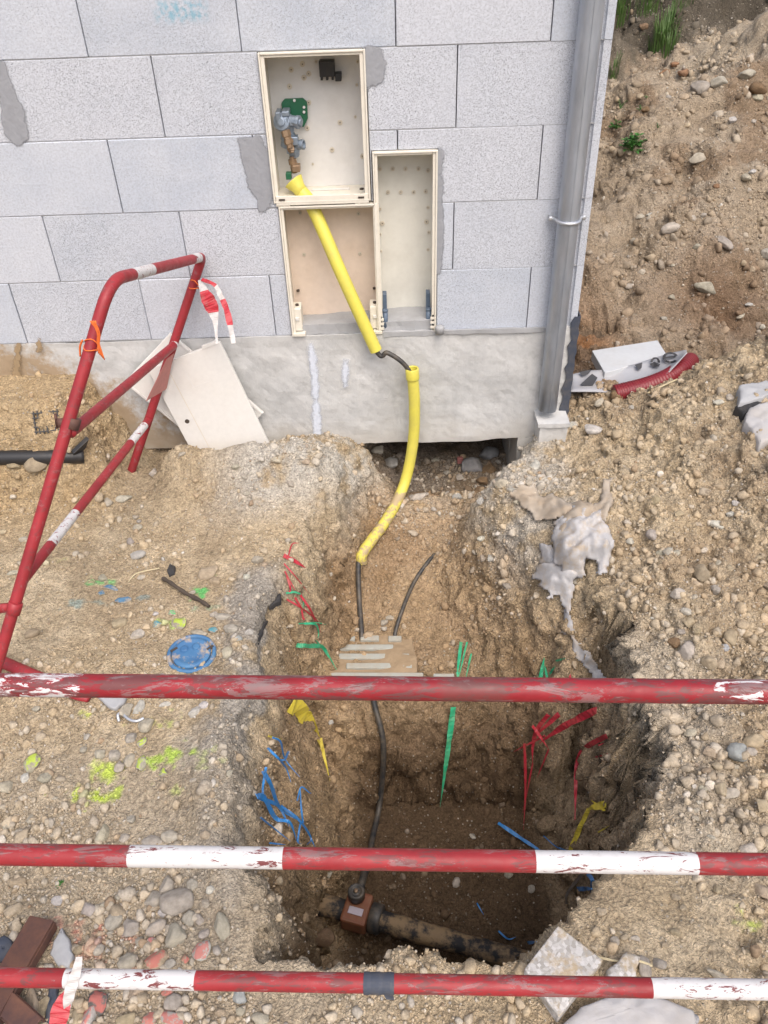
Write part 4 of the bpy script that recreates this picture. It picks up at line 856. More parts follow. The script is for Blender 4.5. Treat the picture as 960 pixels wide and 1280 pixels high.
strips('warning_ribbon', 'tangle of blue plastic strands in the left wall of the pit', 'warning ribbon', G_, M['blue_b'],
    [(.010, [(316, 965), (330, 985), (348, 1004), (371, 1022)]), (.012, [(311, 990), (316, 1002), (336, 1016), (352, 1036), (362, 1056)]), (.009, [(314, 997), (335, 1012), (350, 1030)]), (.005, [(330, 927), (343, 928), (352, 945), (367, 972)]), (.006, [(325, 940), (338, 943), (350, 960), (359, 976)]), (.006, [(352, 948), (343, 950), (340, 944)]), (.007, [(345, 1010), (365, 1022), (383, 1036), (377, 1050)]), (.004, [(362, 1008), (366, 988), (378, 982), (381, 996)]), (.005, [(371, 1022), (372, 1000), (364, 990)]), (.004, [(318, 1022), (334, 1038), (354, 1052)]), (.004, [(383, 1036), (386, 1060)]), (.005, [(371, 1022), (366, 1045), (360, 1055)]), (.006, [(318, 962), (322, 985), (317, 1000)]), (.004, [(331, 1048), (350, 1053)])], .02, .02)
strips('warning_ribbon', 'yellow torn ribbon hanging over the left edge of the pit under the top rail', 'warning ribbon', G_, M['yel_b'],
    [([.05, .046, .034, .026, .02], [(356, 878, .04), (374, 888, .045), (392, 897, .05), (401, 908, .05), (402, 922, .04)]), ([.02, .014], [(372, 893, .04), (392, 905, .045), (399, 918, .04)]), ([.012, .009, .006], [(399, 918, .04), (393, 930, .03), (400, 950, .03), (408, 975, .02)]), (.006, [(402, 912, .04), (399, 926, .03), (393, 932, .03)]), (.005, [(329, 923), (344, 921)])], .02)
strips('warning_ribbon', 'green torn ribbon by the left end of the ribbed slab', 'warning ribbon', G_, M['green_b'],
    [([.012, .014, .008], [(366, 806), (381, 805), (397, 805), (407, 818), (419, 834)]), (.005, [(397, 805), (390, 800)]), (.006, [(357, 740), (366, 738), (376, 747), (377, 760)]), (.004, [(371, 776), (390, 778), (404, 777)]), (.006, [(375, 779), (389, 779), (395, 788), (393, 796)])], .015)
strips('warning_ribbon', 'thin red strands on the left bank of the trench', 'warning ribbon', G_, M['red_b'],
    [([.012, .01], [(355, 698), (367, 705), (378, 711)]), (.004, [(360, 699), (366, 684), (374, 683)]), (.004, [(355, 708), (368, 722), (383, 745)]), (.006, [(356, 720), (362, 735), (358, 742)]), (.006, [(366, 745), (374, 760), (374, 774), (381, 768)]), (.005, [(358, 748), (376, 760), (392, 776), (400, 788)]), (.004, [(354, 715), (361, 728), (366, 736)]), (.007, [(371, 743), (386, 765), (397, 786)])], .012)
strips('warning_ribbon', 'long green strip hanging down the middle of the pit back wall', 'warning ribbon', G_, M['green_b'],
    [([.017, .017, .016, .014, .010, .006], [(573, 876, .06), (567, 905, .06), (560, 945, .05), (554, 985, .03), (550, 1012, .015)]), ([.010, .012], [(574, 808, .03), (572, 830, .03), (566, 850, .04)]), (.006, [(592, 820, .02), (582, 835, .03), (577, 850, .04)]), (.006, [(583, 804, .02), (576, 826, .03), (573, 850, .04)]), (.008, [(571, 846, .04), (572, 862, .05), (573, 880, .06)])])
strips('warning_ribbon', 'bunch of red torn ribbon in the right rear of the pit', 'warning ribbon', G_, M['red_b'],
    [([.018, .02, .016], [(748, 881, .03), (715, 890, .06), (690, 905, .07), (676, 922, .06)]), ([.012, .014, .010], [(690, 882, .05), (670, 892, .06), (664, 915, .06), (668, 945, .05)]), (.010, [(676, 892, .07), (686, 905, .07), (692, 920, .06)]), ([.008, .008, .006, .005], [(672, 930, .05), (662, 965, .04), (652, 1005, .03), (651, 1040, .02)]), (.005, [(668, 945, .05), (660, 980, .04), (654, 1020, .03)]), (.006, [(684, 908, .06), (664, 922, .05), (653, 938, .04)]), ([.014, .01], [(705, 884, .06), (686, 896, .06), (672, 908, .06)]), (.005, [(680, 925, .05), (672, 950, .04), (665, 962, .04)]), (.012, [(700, 850, .04), (702, 838, .03), (708, 846, .03)]), (.008, [(713, 848, .03), (714, 840, .03)])])
strips('warning_ribbon', 'single red strip bent over on the right wall of the pit', 'warning ribbon', G_, M['red_b'],
    [([.012, .014, .014, .015, .016, .018, .014], [(763, 916, .02), (740, 915, .04), (720, 920, .05), (720, 938, .05), (728, 955, .05), (726, 985, .04), (724, 1018, .03)]), (.004, [(752, 930), (760, 929)]), (.004, [(748, 945), (765, 944)])])
strips('warning_ribbon', 'green short strands beside the white cloth strip above the top rail', 'warning ribbon', G_, M['green_b'],
    [(.012, [(675, 848, .03), (676, 832, .03), (679, 818, .02)]), (.008, [(687, 846, .03), (686, 836, .03), (683, 828, .02)]), (.007, [(690, 842, .03), (697, 836, .03), (698, 830, .02)]), (.006, [(698, 825), (708, 822)])])
strips('warning_ribbon', 'faded yellow ribbon low on the right wall of the pit', 'warning ribbon', G_, M['yel_b'],
    [([.016, .02, .014], [(762, 1000, .02), (748, 1001, .03), (738, 1003, .03)]), ([.010, .012, .016, .016, .014], [(740, 1003, .03), (736, 1020, .03), (728, 1035, .03), (720, 1055, .03), (708, 1090, .02)]), (.004, [(752, 1041), (767, 1034)]), (.008, [(760, 1008, .02), (748, 1007, .03)])])
strips('warning_ribbon', 'straight blue strip sticking up from the pit floor on the right', 'warning ribbon', G_, M['blue_b'],
    [([.010, .012, .010], [(628, 1039, .06), (650, 1050, .05), (675, 1063, .03), (690, 1072, .02)]), (.005, [(702, 1057), (716, 1062)]), (.003, [(678, 1046), (700, 1058), (725, 1068)])])
strips('warning_ribbon', 'blue scraps low in the right corner of the pit', 'warning ribbon', G_, M['blue_b'],
    [(.009, [(738, 1093), (742, 1104), (738, 1112)]), (.012, [(727, 1112), (738, 1114), (746, 1112)]), (.005, [(624, 1165), (634, 1170), (645, 1173)]), (.008, [(660, 1176), (672, 1180)]), (.004, [(598, 1130), (606, 1145)])])
mb = MB(); ribbon(mb, [T(742, 1085, .04), T(725, 1118, .05), T(706, 1152, .05), T(692, 1182, .04)], [.012, .010, .012, .010], 8, .2)
tag(mb.build('film_strip', M['film'], None), 'narrow clear plastic film strip on the right side of the pit', 'plastic strip')

# ------------------------------------------------------------------ geotextile rags
def drape(name, poly, mat, label, lift=.018, fold=.016, st=3, seed=0, dirs=(1, .3), parent=None, cat='cloth'):
    P = np.array(poly, float); lo, hi = P.min(0)-st, P.max(0)+st
    xs = np.arange(lo[0], hi[0]+st, st); ys = np.arange(lo[1], hi[1]+st, st); XX, YY = np.meshgrid(xs, ys)
    q = np.stack([XX.ravel(), YY.ravel(), 0*XX.ravel()], 1); rag = fbm(q, .09, 3, 300+seed)*5
    d_ = (sdf(XX, YY, P).ravel()+rag).reshape(XX.shape); a = q[:, 0]*dirs[0]+q[:, 1]*dirs[1]; b = -q[:, 0]*dirs[1]+q[:, 1]*dirs[0]
    fl = fbm(np.stack([a*1.0, b*.22, 0*a], 1), .030, 3, 310+seed, .6)+.10*fbm(q, .12, 2, 320+seed)
    ge = np.gradient(d_, st); gn = np.hypot(ge[0], ge[1])+1e-6; mv = np.where((d_ > 0) & (d_ < st*1.4), np.clip(d_/gn, 0, st*1.2), 0)
    q = q.copy(); q[:, 0] -= (mv*ge[1]/gn).ravel(); q[:, 1] -= (mv*ge[0]/gn).ravel()
    base = np.array([T(x_, y_) for x_, y_ in zip(q[:, 0], q[:, 1])]).reshape(*XX.shape, 3)
    for _ in range(16):                    # cloth bridges the lumps below
        s_ = base.copy(); s_[1:-1, 1:-1] = (base[:-2, 1:-1]+base[2:, 1:-1]+base[1:-1, :-2]+base[1:-1, 2:])/4; base = s_
    up = np.array((0, -.45, .9)); dome = np.clip(d_.ravel()/14, 0, 1); v = base.reshape(-1, 3)+up*(lift*(.35+.65*dome)+fold*np.abs(fl)*1.6+.012*(1-np.abs(fbm(q, .055, 3, 330+seed, .5))*2.2)*(.3+.7*dome))[:, None]
    keep = d_ > 0; n_ = len(xs); f = [(j*n_+i, (j+1)*n_+i, (j+1)*n_+i+1, j*n_+i+1) for j in range(len(ys)-1) for i in range(n_-1) if keep[j, i] and keep[j+1, i+1] and keep[j+1, i] and keep[j, i+1]]
    used = sorted({k for q_ in f for k in q_}); mp = {k: i for i, k in enumerate(used)}
    o = mesh(name, [v[k] for k in used], [tuple(mp[k] for k in q_) for q_ in f], mat, parent, True)
    m = o.modifiers.new('solid', 'SOLIDIFY'); m.thickness = .0018; m.offset = 0
    return tag(o, label, cat) if label else o
root = empty('torn_cloth', T(715, 690), 'ragged white geotextile cloth draped over the right bank of the trench', 'cloth')
drape('white_flap', [(694, 656), (712, 640), (726, 634), (750, 642), (757, 668), (764, 692), (757, 722), (749, 720), (743, 708), (730, 707), (733, 728), (724, 726), (712, 728), (698, 726), (688, 716), (684, 700), (688, 676)], M['cloth'], None, .055, .034, 2.2, 1, (.75, 1), root)
drape('lower_flap', [(676, 706), (690, 704), (706, 710), (722, 720), (717, 745), (708, 775), (702, 768), (696, 750), (684, 752), (670, 744), (667, 722)], M['cloth'], None, .030, .026, 2.2, 2, (.9, .3), root)
drape('side_flap', [(662, 674), (680, 680), (696, 684), (696, 708), (684, 720), (668, 706), (674, 692)], M['cloth'], None, .034, .024, 2.2, 3, (.9, .4), root)
drape('hanging_strip', [(702, 750), (712, 756), (716, 788), (730, 806), (742, 824), (757, 846), (764, 864), (746, 866), (732, 836), (714, 816), (703, 790)], M['cloth'], None, .012, .008, 2.2, 4, (.9, .4), root)
root = empty('dirty_cloth', T(690, 635), 'crumpled brown stained cloth lying behind the white rag', 'cloth')
drape('flap', [(636, 624), (652, 606), (668, 618), (690, 620), (712, 634), (716, 646), (700, 656), (676, 652), (656, 644)], M['cloth_br'], None, .034, .036, 2.2, 5, (.3, 1), root)
drape('flap', [(708, 632), (730, 634), (748, 630), (752, 606), (762, 604), (764, 622), (772, 634), (756, 650), (748, 660), (732, 656), (712, 660), (698, 690), (690, 668), (700, 644)], M['cloth_br'], None, .034, .034, 2.2, 6, (.8, .5), root)

# ------------------------------------------------------------------ boards and conduit behind the heap
def quad_slab(name, pts, th, mat, parent=None, dirn=(0, 0, -1), bevel=.002):
    p = [np.array(q) for q in pts]; n_ = np.cross(p[1]-p[0], p[2]-p[0]); n_ /= np.linalg.norm(n_); n_ = n_ if n_@np.array(dirn) > 0 else -n_
    v = p+[q+n_*th for q in p]; m = len(p); f = [tuple(range(m)), tuple(range(2*m-1, m-1, -1))]+[(i, m+i, m+(i+1) % m, (i+1) % m) for i in range(m)]
    o = mesh(name, v, f, mat, parent); bm = bmesh.new(); bm.from_mesh(o.data); bmesh.ops.recalc_face_normals(bm, faces=bm.faces); bm.to_mesh(o.data); bm.free()
    if bevel: b = o.modifiers.new('b', 'BEVEL'); b.width = bevel; b.segments = 2
    return o
tag(quad_slab('insulation_board', [PD(740, 438, 3.93), PD(822, 425, 4.02), PD(834, 444, 3.86), PD(756, 466, 3.74)], .05, M['foam'], None, (0, .3, -1), .003), 'thick white insulation board lying behind the wall corner', 'board')
pc = T(775, 470); 
gs = empty('printed_sheet', PD(780, 478, 3.78), 'curled grey sheet with dark printed shapes lying on the red conduit', 'sheet')
topx = [(714, 468), (736, 463), (762, 462), (790, 456), (815, 448), (838, 441), (858, 437)]; botx = [(714, 489), (736, 489), (762, 490), (786, 488), (812, 480), (836, 465), (858, 441)]
NS = 24; v = []
for i in range(NS+1):
    t = i/NS*(len(topx)-1); k = min(int(t), len(topx)-2); u_ = t-k
    a = np.array(topx[k])*(1-u_)+np.array(topx[k+1])*u_; b = np.array(botx[k])*(1-u_)+np.array(botx[k+1])*u_
    for j in range(7):
        w_ = j/6; dd = 3.79-.14*w_+.03*math.sin(w_*3.14)+.004*math.sin(i*.9); q = a*(1-w_)+b*w_; v.append(PD(q[0], q[1], dd-.10*(i/NS-.5)**2*2))
def sheet_faces(cond): return [(i*7+j, i*7+j+1, (i+1)*7+j+1, (i+1)*7+j) for i in range(NS) for j in range(6) if cond(i, j)]
o = mesh('sheet', v, sheet_faces(lambda i, j: True), M['greysheet'], gs, True); m = o.modifiers.new('s', 'SOLIDIFY'); m.thickness = .004
def onsheet(px, py): # point just above the sheet
    best = min(v, key=lambda p: abs(480+FPX*((p-CAM)@RT)/((p-CAM)@FW)-px)+abs(640-FPX*((p-CAM)@UP)/((p-CAM)@FW)-py)); return PD(px, py, (best-CAM)@FW-.022)
def print_poly(pts, holes=None):
    p = [onsheet(*q) for q in pts]; return mesh('print_mark', p, [tuple(range(len(p)))], M['ink'], gs)
print_poly([(725, 481), (740, 467), (747, 472), (741, 482)]); print_poly([(724, 465), (733, 463), (740, 462), (735, 468), (728, 470)])
def ring_mark(cx, cy, ra, rb, w, a0, a1, bar=True):
    pts = []; n = 14
    mb = MB(); o_ = [(cx+ra*math.cos(a), cy+rb*math.sin(a)) for a in np.linspace(a0, a1, n)]; i_ = [(cx+(ra-w)*math.cos(a), cy+(rb-w*.7)*math.sin(a)) for a in np.linspace(a0, a1, n)]
    mb.add([onsheet(*q) for q in o_]+[onsheet(*q) for q in i_], [(k, k+1, n+k+1, n+k) for k in range(n-1)])
    if bar: mb.add([onsheet(*q) for q in ((cx-ra+w, cy-1), (cx+ra-w, cy-3), (cx+ra-w, cy-.4), (cx-ra+w, cy+1.5))], [(0, 1, 2, 3)])
    mb.build('print_mark', M['ink'], gs)
ring_mark(838, 447, 10, 7, 3.5, .6, 5.9); ring_mark(819, 452, 6, 5.5, 3, 3.0, 6.6, False); print_poly([(812, 455), (818, 452), (825, 455), (824, 458), (816, 459)]); print_poly([(793, 456), (803, 453), (802, 460), (798, 463), (796, 459)])
cp = [PD(768, 493, 3.62), PD(790, 488, 3.62), PD(812, 482, 3.63), (PD(836, 472, 3.67)), PD(853, 460, 3.74), PD(862, 452, 3.92)]
cpp = crom(cp, 22); mb = MB(); mb.tube(cpp, [.040+.0035*(1 if i % 3 else -1) for i in range(len(cpp))], 20)
tag(mb.build('red_conduit', M['conduit'], None, True), 'red corrugated conduit under the curled grey sheet', 'conduit')
mb = MB(); mb.tube([T(813, 491, .012), T(832, 484, .02), T(846, 478, .015)], .004, 6); tag(mb.build('straw', M['dry'], None), 'pale dry straw on the heap below the red conduit', 'straw')

# ------------------------------------------------------------------ odd objects on the ground
mb = MB(); sp_ = [T(203, 726, .012), T(214, 734, .016), T(232, 745, .014), T(250, 754, .012), T(262, 760, .008)]
mb.tube(crom(sp_, 6), [.007+.0015*math.sin(i*1.3) for i in range(25)], 8); tag(mb.build('stick', M['wood'], None), 'dark stick lying on the sand above the blue cover', 'stick')
mb = MB(); mb.tube(crom([T(161, 730, .008), T(168, 722, .012), T(180, 717, .012), T(200, 713, .01)], 6), .0022, 6); tag(mb.build('wire', M['dry'], None), 'thin pale wire curving over the ground beside the dark stick', 'wire')
mb = MB(); mb.tube(crom([T(149, 905, .012), T(147, 898, .02), T(154, 896, .016), T(163, 902, .012), T(173, 903, .012), T(182, 900, .01)], 6), .0045, 8); tag(mb.build('wire', M['steel'], None, True), 'grey twisted wire among white stones under the top rail', 'wire')
mb = MB(); mb.tube(crom([T(742, 1196, .012), T(757, 1203, .018), T(775, 1206, .015), T(795, 1205, .02), T(812, 1210, .01)], 6), .0028, 6); tag(mb.build('wire', M['dry'], None), 'pale string lying above the square paving tile', 'string')
# rusty channel at lower left
def channel(root, a, b, w_, h_, mat):
    d_ = b-a; L = np.linalg.norm(d_); f_ = frame3(a, d_, (0, 0, 1)); mb = MB(); mb.box(0, L, -w_/2, w_/2, h_-.006, h_, f_); mb.build('web', mat, root, bevel=.002)
    for s_ in (-1, 1): mb = MB(); mb.box(0, L, s_*w_/2-.003, s_*w_/2+.003, 0, h_-.0065, f_); mb.build('flange', mat, root, bevel=.001)
a_, b_ = T(58, 1160, .012), T(-14, 1300, .03)
ch = empty('steel_channel', a_, 'dark rusty steel channel under the lowest rail at the left edge', 'steel channel', 'rusty steel sections'); channel(ch, a_, b_, .062, .032, M['rust'])
a_, b_ = T(-16, 1240, .035), T(52, 1296, .03)
ch = empty('steel_channel', a_, 'rusty steel angle lying across the bottom left corner', 'steel channel', 'rusty steel sections'); channel(ch, a_, b_, .045, .022, M['rust'])
# black pipe and crate in the left mound
ma, mb_ = T(-8, 572, -.012), T(70, 571, -.014)
mb = MB(); mb.tube(crom([ma-np.array((.2, 0, 0)), ma, mb_, mb_+np.array((.10, .03, -.02))], 8), .030, 18); tag(mb.build('black_conduit', M['black'], None, True), 'black plastic pipe half covered by the sandy mound on the left', 'pipe')
cr = empty('plastic_crate', T(62, 533), 'black plastic lattice barely showing through the sand behind the near barrier leg', 'crate')
o_, nn_, _ = T(58, 527, -.006, True); fr_ = frame3(o_, (1, .15, 0), nn_)
for i in range(7): mb = MB(); mb.box(-.045+i*.015-.002, -.045+i*.015+.002, -.045, .045, -.02, .002, fr_); mb.build('slat', M['black'], cr)
for i in range(5): mb = MB(); mb.box(-.05, .05, -.036+i*.018-.002, -.036+i*.018+.002, -.02, .0045, fr_); mb.build('slat', M['black'], cr)
rough_tmp = [T(88, 562, .03), T(101, 548, .04), T(103, 560, .02), T(92, 570, .01)]
tag(quad_slab('crate_corner', rough_tmp, .02, M['black'], None, (0, 1, -.5), .002), 'broken black plastic corner sticking out of the sand right of the near barrier leg', 'plastic scrap')
# paving tile, plaster chunks
p4 = [T(703, 1173, .055), T(747, 1216, .050), T(698, 1280, .052), T(655, 1223, .055)]
tag(quad_slab('paving_tile', p4, .042, M['terrazzo'], None, (0, 0, -1), .003), 'square grainy paving tile with sand on it tilted at the near edge of the pit', 'paving tile')
def rough_slab(name, poly, th, mat, label, cat, lift=.03, seed=0, group=None):
    pts = [T(*q, lift) for q in poly]; c_ = sum(pts)/len(pts); n_ = np.array((0, -.08, 1.)); n_ /= np.linalg.norm(n_)
    pts = [p-n_*((p-c_)@n_)*.75 for p in pts]
    P = []
    for i in range(len(pts)):
        a, b = pts[i], pts[(i+1) % len(pts)]; k = max(2, int(np.linalg.norm(b-a)/.012)); P += [a+(b-a)*j/k for j in range(k)]
    P = np.array(P); jit = fbm(P, 40, 3, 400+seed)*.006; m = len(P); out = (P-c_)/np.linalg.norm(P-c_, axis=1)[:, None]
    P = P+out*jit[:, None]; rings = []
    for s_, h_ in ((1.0, -th), (1.03, -th*.5), (1.0, -.004), (.96, 0), (.82, .002), (.68, .002), (.54, .003), (.40, .003), (.27, .003), (.14, .003)):
        q = c_+(P-c_)*s_+n_*h_; q = q+n_[None]*(fbm(q*1.0, 16, 3, 410+seed, .6)*.008)[:, None]; rings.append(q)
    v = np.concatenate(rings+[c_[None]+n_*.003]); f = [(r_*m+i, r_*m+(i+1) % m, (r_+1)*m+(i+1) % m, (r_+1)*m+i) for r_ in range(9) for i in range(m)]+[(9*m+i, 9*m+(i+1) % m, 10*m) for i in range(m)]
    o = mesh(name, v, f, mat); bm = bmesh.new(); bm.from_mesh(o.data); bmesh.ops.recalc_face_normals(bm, faces=bm.faces); bm.to_mesh(o.data); bm.free()
    o.data.shade_smooth(); m_ = o.modifiers.new('b', 'BEVEL'); m_.width = .003; m_.limit_method = 'ANGLE'; m_.angle_limit = R(50)
    return tag(o, label, cat, group)
CH = 'broken chunks of plaster and paving'
rough_slab('plaster_chunk', [(700, 1300), (722, 1272), (748, 1258), (772, 1250), (806, 1248), (838, 1256), (862, 1276), (874, 1300)], .05, M['plaster'], 'large white broken chunk at the bottom edge right of the tile', 'rubble chunk', .035, 1, CH)
rough_slab('terrazzo_chunk', [(756, 1218), (772, 1206), (784, 1194), (794, 1202), (796, 1216), (788, 1240), (770, 1244), (760, 1238)], .035, M['terrazzo'], 'broken grainy piece of paving right behind the square tile', 'rubble chunk', .03, 2, CH)
rough_slab('asphalt_chunk', [(924, 494), (940, 482), (958, 472), (976, 470), (976, 496), (954, 504), (940, 514), (926, 516)], .06, M['mortar'], 'upper grey slab of broken surfacing on the heap at the right edge', 'rubble chunk', .03, 3, CH)
rough_slab('tar_edge', [(924, 512), (940, 506), (955, 500), (950, 510), (936, 520), (925, 522)], .05, M['asph'], 'black tar edge between the two grey slabs at the right', 'tar chunk', .025, 4)
rough_slab('asphalt_chunk', [(927, 524), (942, 516), (960, 506), (980, 504), (980, 546), (958, 552), (944, 554), (932, 540)], .06, M['plaster'], 'lower pale slab of broken surfacing on the heap at the right edge', 'rubble chunk', .03, 5, CH)
rough_slab('flat_stone', [(62, 1195), (78, 1160), (88, 1172), (93, 1196), (88, 1214), (70, 1212)], .02, M['mortar'], 'flat lilac grey pointed slab beside the rusty channel', 'rubble chunk', .02, 6, CH)
rough_slab('tar_piece', [(336, 748), (344, 738), (349, 742), (346, 752), (338, 760), (334, 756)], .02, M['asph'], 'black tar lump on the broken road edge by the trench', 'tar chunk', .012, 7)
rough_slab('tar_piece', [(208, 716), (213, 709), (219, 711), (219, 719), (211, 722)], .02, M['asph'], 'small black lump at the upper end of the dark stick', 'tar chunk', .012, 8)
rough_slab('tar_piece', [(318, 788), (330, 780), (334, 783), (326, 794), (319, 798)], .012, M['asph'], 'thin black tar scrap on the rim below the tar lump', 'tar chunk', .006, 9)
rough_slab('slate_piece', [(124, 872), (160, 874), (157, 884), (146, 891), (138, 886)], .014, M['mortar'], 'flat grey slab poking out under the left of the top rail', 'rubble chunk', .014, 10, CH)
rough_slab('plastic_scrap', [(-6, 1180), (8, 1172), (18, 1178), (22, 1198), (10, 1206), (-6, 1204)], .02, M['membrane'], 'dark crumpled plastic scrap at the left edge above the lowest rail', 'plastic scrap', .014, 11)
rough_slab('plastic_scrap', [(60, 1240), (64, 1226), (76, 1226), (74, 1250), (66, 1284), (58, 1290)], .012, M['membrane'], 'bluish grey plastic scrap under the hanging pink tape', 'plastic scrap', .012, 12)
q = T(574, 578, .01); mb = MB(); mb.box(q[0]-.014, q[0]+.014, q[1]-.01, q[1]+.01, q[2]-.01, q[2]+.022); tag(mb.build('brick_bit', M['wred'], None, bevel=.003), 'small orange red brick bit in the dark gap under the footing', 'brick bit')

# ------------------------------------------------------------------ plants
def leafy(name, px, py, wpx, label, n=40, seed=0, group='weeds on the bank'):
    p, n_, dep = T(px, py+wpx*.35, 0, True); R_ = wpx*dep/FPX/2; rr = random.Random(seed)
    root = empty(name, p, label, 'weed', group); st = MB(); lf = MB()
    for i in range(n):
        a = rr.uniform(0, 6.28); e = rr.uniform(.15, 1.45); L = R_*rr.uniform(.45, 1.05); d_ = np.array((math.cos(a)*math.cos(e), math.sin(a)*math.cos(e), math.sin(e)*1.1))
        tip = p+d_*L; st.tube([p, (p+tip)/2+np.array((0, 0, L*.08)), tip], .0016, 4, cap=False)
        for q in range(3):
            b_ = a+rr.uniform(-1.3, 1.3); h = np.array((math.cos(b_), math.sin(b_), rr.uniform(-.3, .4))); h /= np.linalg.norm(h); s_ = np.cross(h, (0, 0, 1)); s_ /= np.linalg.norm(s_)+1e-9; u_ = np.cross(s_, h); l_ = R_*rr.uniform(.22, .40); w_ = l_*.36; o_ = tip-h*l_*.2
            lf.add([o_, o_+h*l_*.35+s_*w_+u_*.1*l_, o_+h*l_*.75+s_*w_*.8, o_+h*l_-u_*.15*l_, o_+h*l_*.75-s_*w_*.8, o_+h*l_*.35-s_*w_+u_*.1*l_], [(0, 1, 2, 3), (0, 3, 4, 5)])
    st.build('stem', M['leaf'], root); o = lf.build('leaf', M['leaf'], root); o['kind'] = 'stuff'; return root
leafy('leafy_weed', 790, 176, 36, 'bushy bright green weed on the bank by the wall corner', 60, 1)
leafy('leafy_weed', 770, 155, 20, 'smaller green weed growing just left of the bushy one', 26, 2)
leafy('leafy_weed', 822, 156, 10, 'tiny weed right of the bushy one on the bank', 8, 3)
leafy('leafy_weed', 775, 128, 22, 'sparse dark weed against the wall edge on the terrace', 8, 4)
leafy('leafy_weed', 800, 134, 12, 'tiny dark weed on the pale terrace of the bank', 6, 5)
leafy('leafy_weed', 76, 1101, 11, 'tiny dark green weed in the gravel under the middle rail', 10, 6, None)
leafy('leafy_weed', 808, 119, 12, 'faint weed sprig higher on the pale terrace', 5, 7)
def tuft(px, py, hpx, wpx, label, n=90, seed=0):
    p, n_, dep = T(px, py, 0, True); H = hpx*dep/FPX; W_ = wpx*dep/FPX/2; rr = random.Random(seed); mb = MB()
    for i in range(n):
        a = rr.uniform(0, 6.28); r_ = W_*rr.random()**.7; x_, y_ = p[0]+r_*math.cos(a), p[1]+r_*math.sin(a)*.8; b = GZ(x_, y_); h = H*rr.uniform(.5, 1.05); l_ = rr.uniform(.1, .5)*h; a2 = a+rr.uniform(-.6, .6); d_ = np.array((math.cos(a2), math.sin(a2), 0)); s_ = np.array((-d_[1], d_[0], 0))*h*.025
        pts = [b-np.array((0, 0, .02)), b+d_*l_*.25+np.array((0, 0, h*.5)), b+d_*l_*.7+np.array((0, 0, h*.85)), b+d_*l_*1.1+np.array((0, 0, h*(1-.3*rr.random())))]
        mb.add([pts[0]-s_, pts[0]+s_, pts[1]-s_*.8, pts[1]+s_*.8, pts[2]-s_*.5, pts[2]+s_*.5, pts[3]], [(0, 1, 3, 2), (2, 3, 5, 4), (4, 5, 6)])
    return tag(mb.build('grass_tuft', M['grass'], None), label, 'grass', 'grass tufts on the dark bank')
tuft(828, 55, 31, 30, 'grass tuft growing on the dark bank', 160, 1); tuft(775, 12, 26, 40, 'leftmost grass tuft along the top of the dark bank', 130, 2); tuft(812, 6, 22, 36, 'grass tuft on the bank top right of the leftmost one', 110, 3); tuft(766, 95, 26, 12, 'thin grass tuft half hidden by the wall corner', 40, 4); tuft(850, 8, 18, 30, 'grass tuft on the bank top above the single tuft', 70, 5); tuft(835, 68, 26, 20, 'shorter grass tuft just below the tuft on the dark bank', 60, 6)

# ------------------------------------------------------------------ stones
def ico(sub):
    bm = bmesh.new(); bmesh.ops.create_icosphere(bm, subdivisions=sub, radius=1); v = np.array([q.co[:] for q in bm.verts]); f = np.array([[k.index for k in q.verts] for q in bm.faces]); bm.free(); return v, f
def rock(v, seed, cuts=7, rough=.10):
    r_ = np.random.default_rng(seed); p = v.copy()*np.array((1, r_.uniform(.7, 1), r_.uniform(.55, .85)))
    for _ in range(cuts):
        n_ = r_.normal(size=3); n_ /= np.linalg.norm(n_); d_ = r_.uniform(.42, .78); e = p@n_-d_; p = p-np.outer(np.clip(e, 0, None)*.88, n_)
    return p*(1+rough*fbm(v+seed*3.1, 1.7, 3, seed, .55))[:, None]
iv, if_ = ico(3); RM = []
for s_ in range(16):
    me = bpy.data.meshes.new('stone'); me.from_pydata(rock(iv, s_, 7+s_ % 8, .06+.05*(s_ % 3)).tolist(), [], if_.tolist()); me.shade_smooth(); RM.append(me)
CC = dict(g=(.45, .41, .345), t=(.44, .36, .255), w=(.56, .54, .495), b=(.36, .37, .385), n=(.24, .16, .095), d=(.19, .185, .18), o=(.30, .17, .10), l=(.50, .455, .375))
count = [0]; REC = []
def stone(px, py, wp, hp=None, c='g', label=None, group=None, paint=None, name='stone', pos=None):
    p, n_, dep = T(px, py+ (hp or wp)*.2, 0, True) if pos is None else pos
    hp = hp or wp; rr = random.Random(int(px*31+py*17)); s_ = .5*dep/FPX
    me = RM[rr.randrange(16)]; mats = {None: 'stone', 'y': 'st_y', 'p': 'st_p', 'c': 'st_c', 'b': 'st_b', 'k': 'st_g'}
    if paint or True:
        key = mats[paint]; me2 = bpy.data.meshes.get(f'{me.name}_{key}') 
        if me2 is None: me2 = me.copy(); me2.name = f'{me.name}_{key}'; me2.materials.append(M[key])
        me = me2
    o = bpy.data.objects.new(name, me); COL.objects.link(o); o.name = name
    a, b = wp*s_*1.12, hp*s_*1.2; zt = min(a, b)*rr.uniform(.8, 1.1)
    o.scale = (a, b, max(zt, .6*max(a, b)*.8)); o.rotation_euler = (rr.uniform(-.35, .35), rr.uniform(-.35, .35), rr.uniform(-.45, .45)+(0 if rr.random() < .6 else math.pi))
    o.location = Vector(p+np.array((0, 0, 1))*zt*.25)
    base = np.array(CC[c])*rr.uniform(.85, 1.12)*np.array((1, rr.uniform(.97, 1.02), rr.uniform(.93, 1.05))); o.color = (*base, 1)
    count[0] += 1
    REC.append([o, px, py, max(wp, hp), c, label, group, paint]); return tag(o, label, 'stone', group)
LG, LB, RG, BK, TR = 'loose stones on the left ground', 'stones around the lower rails at the left', 'stones on the right-hand heap', 'stones on the bank behind', 'stones in the trench and under the footing'
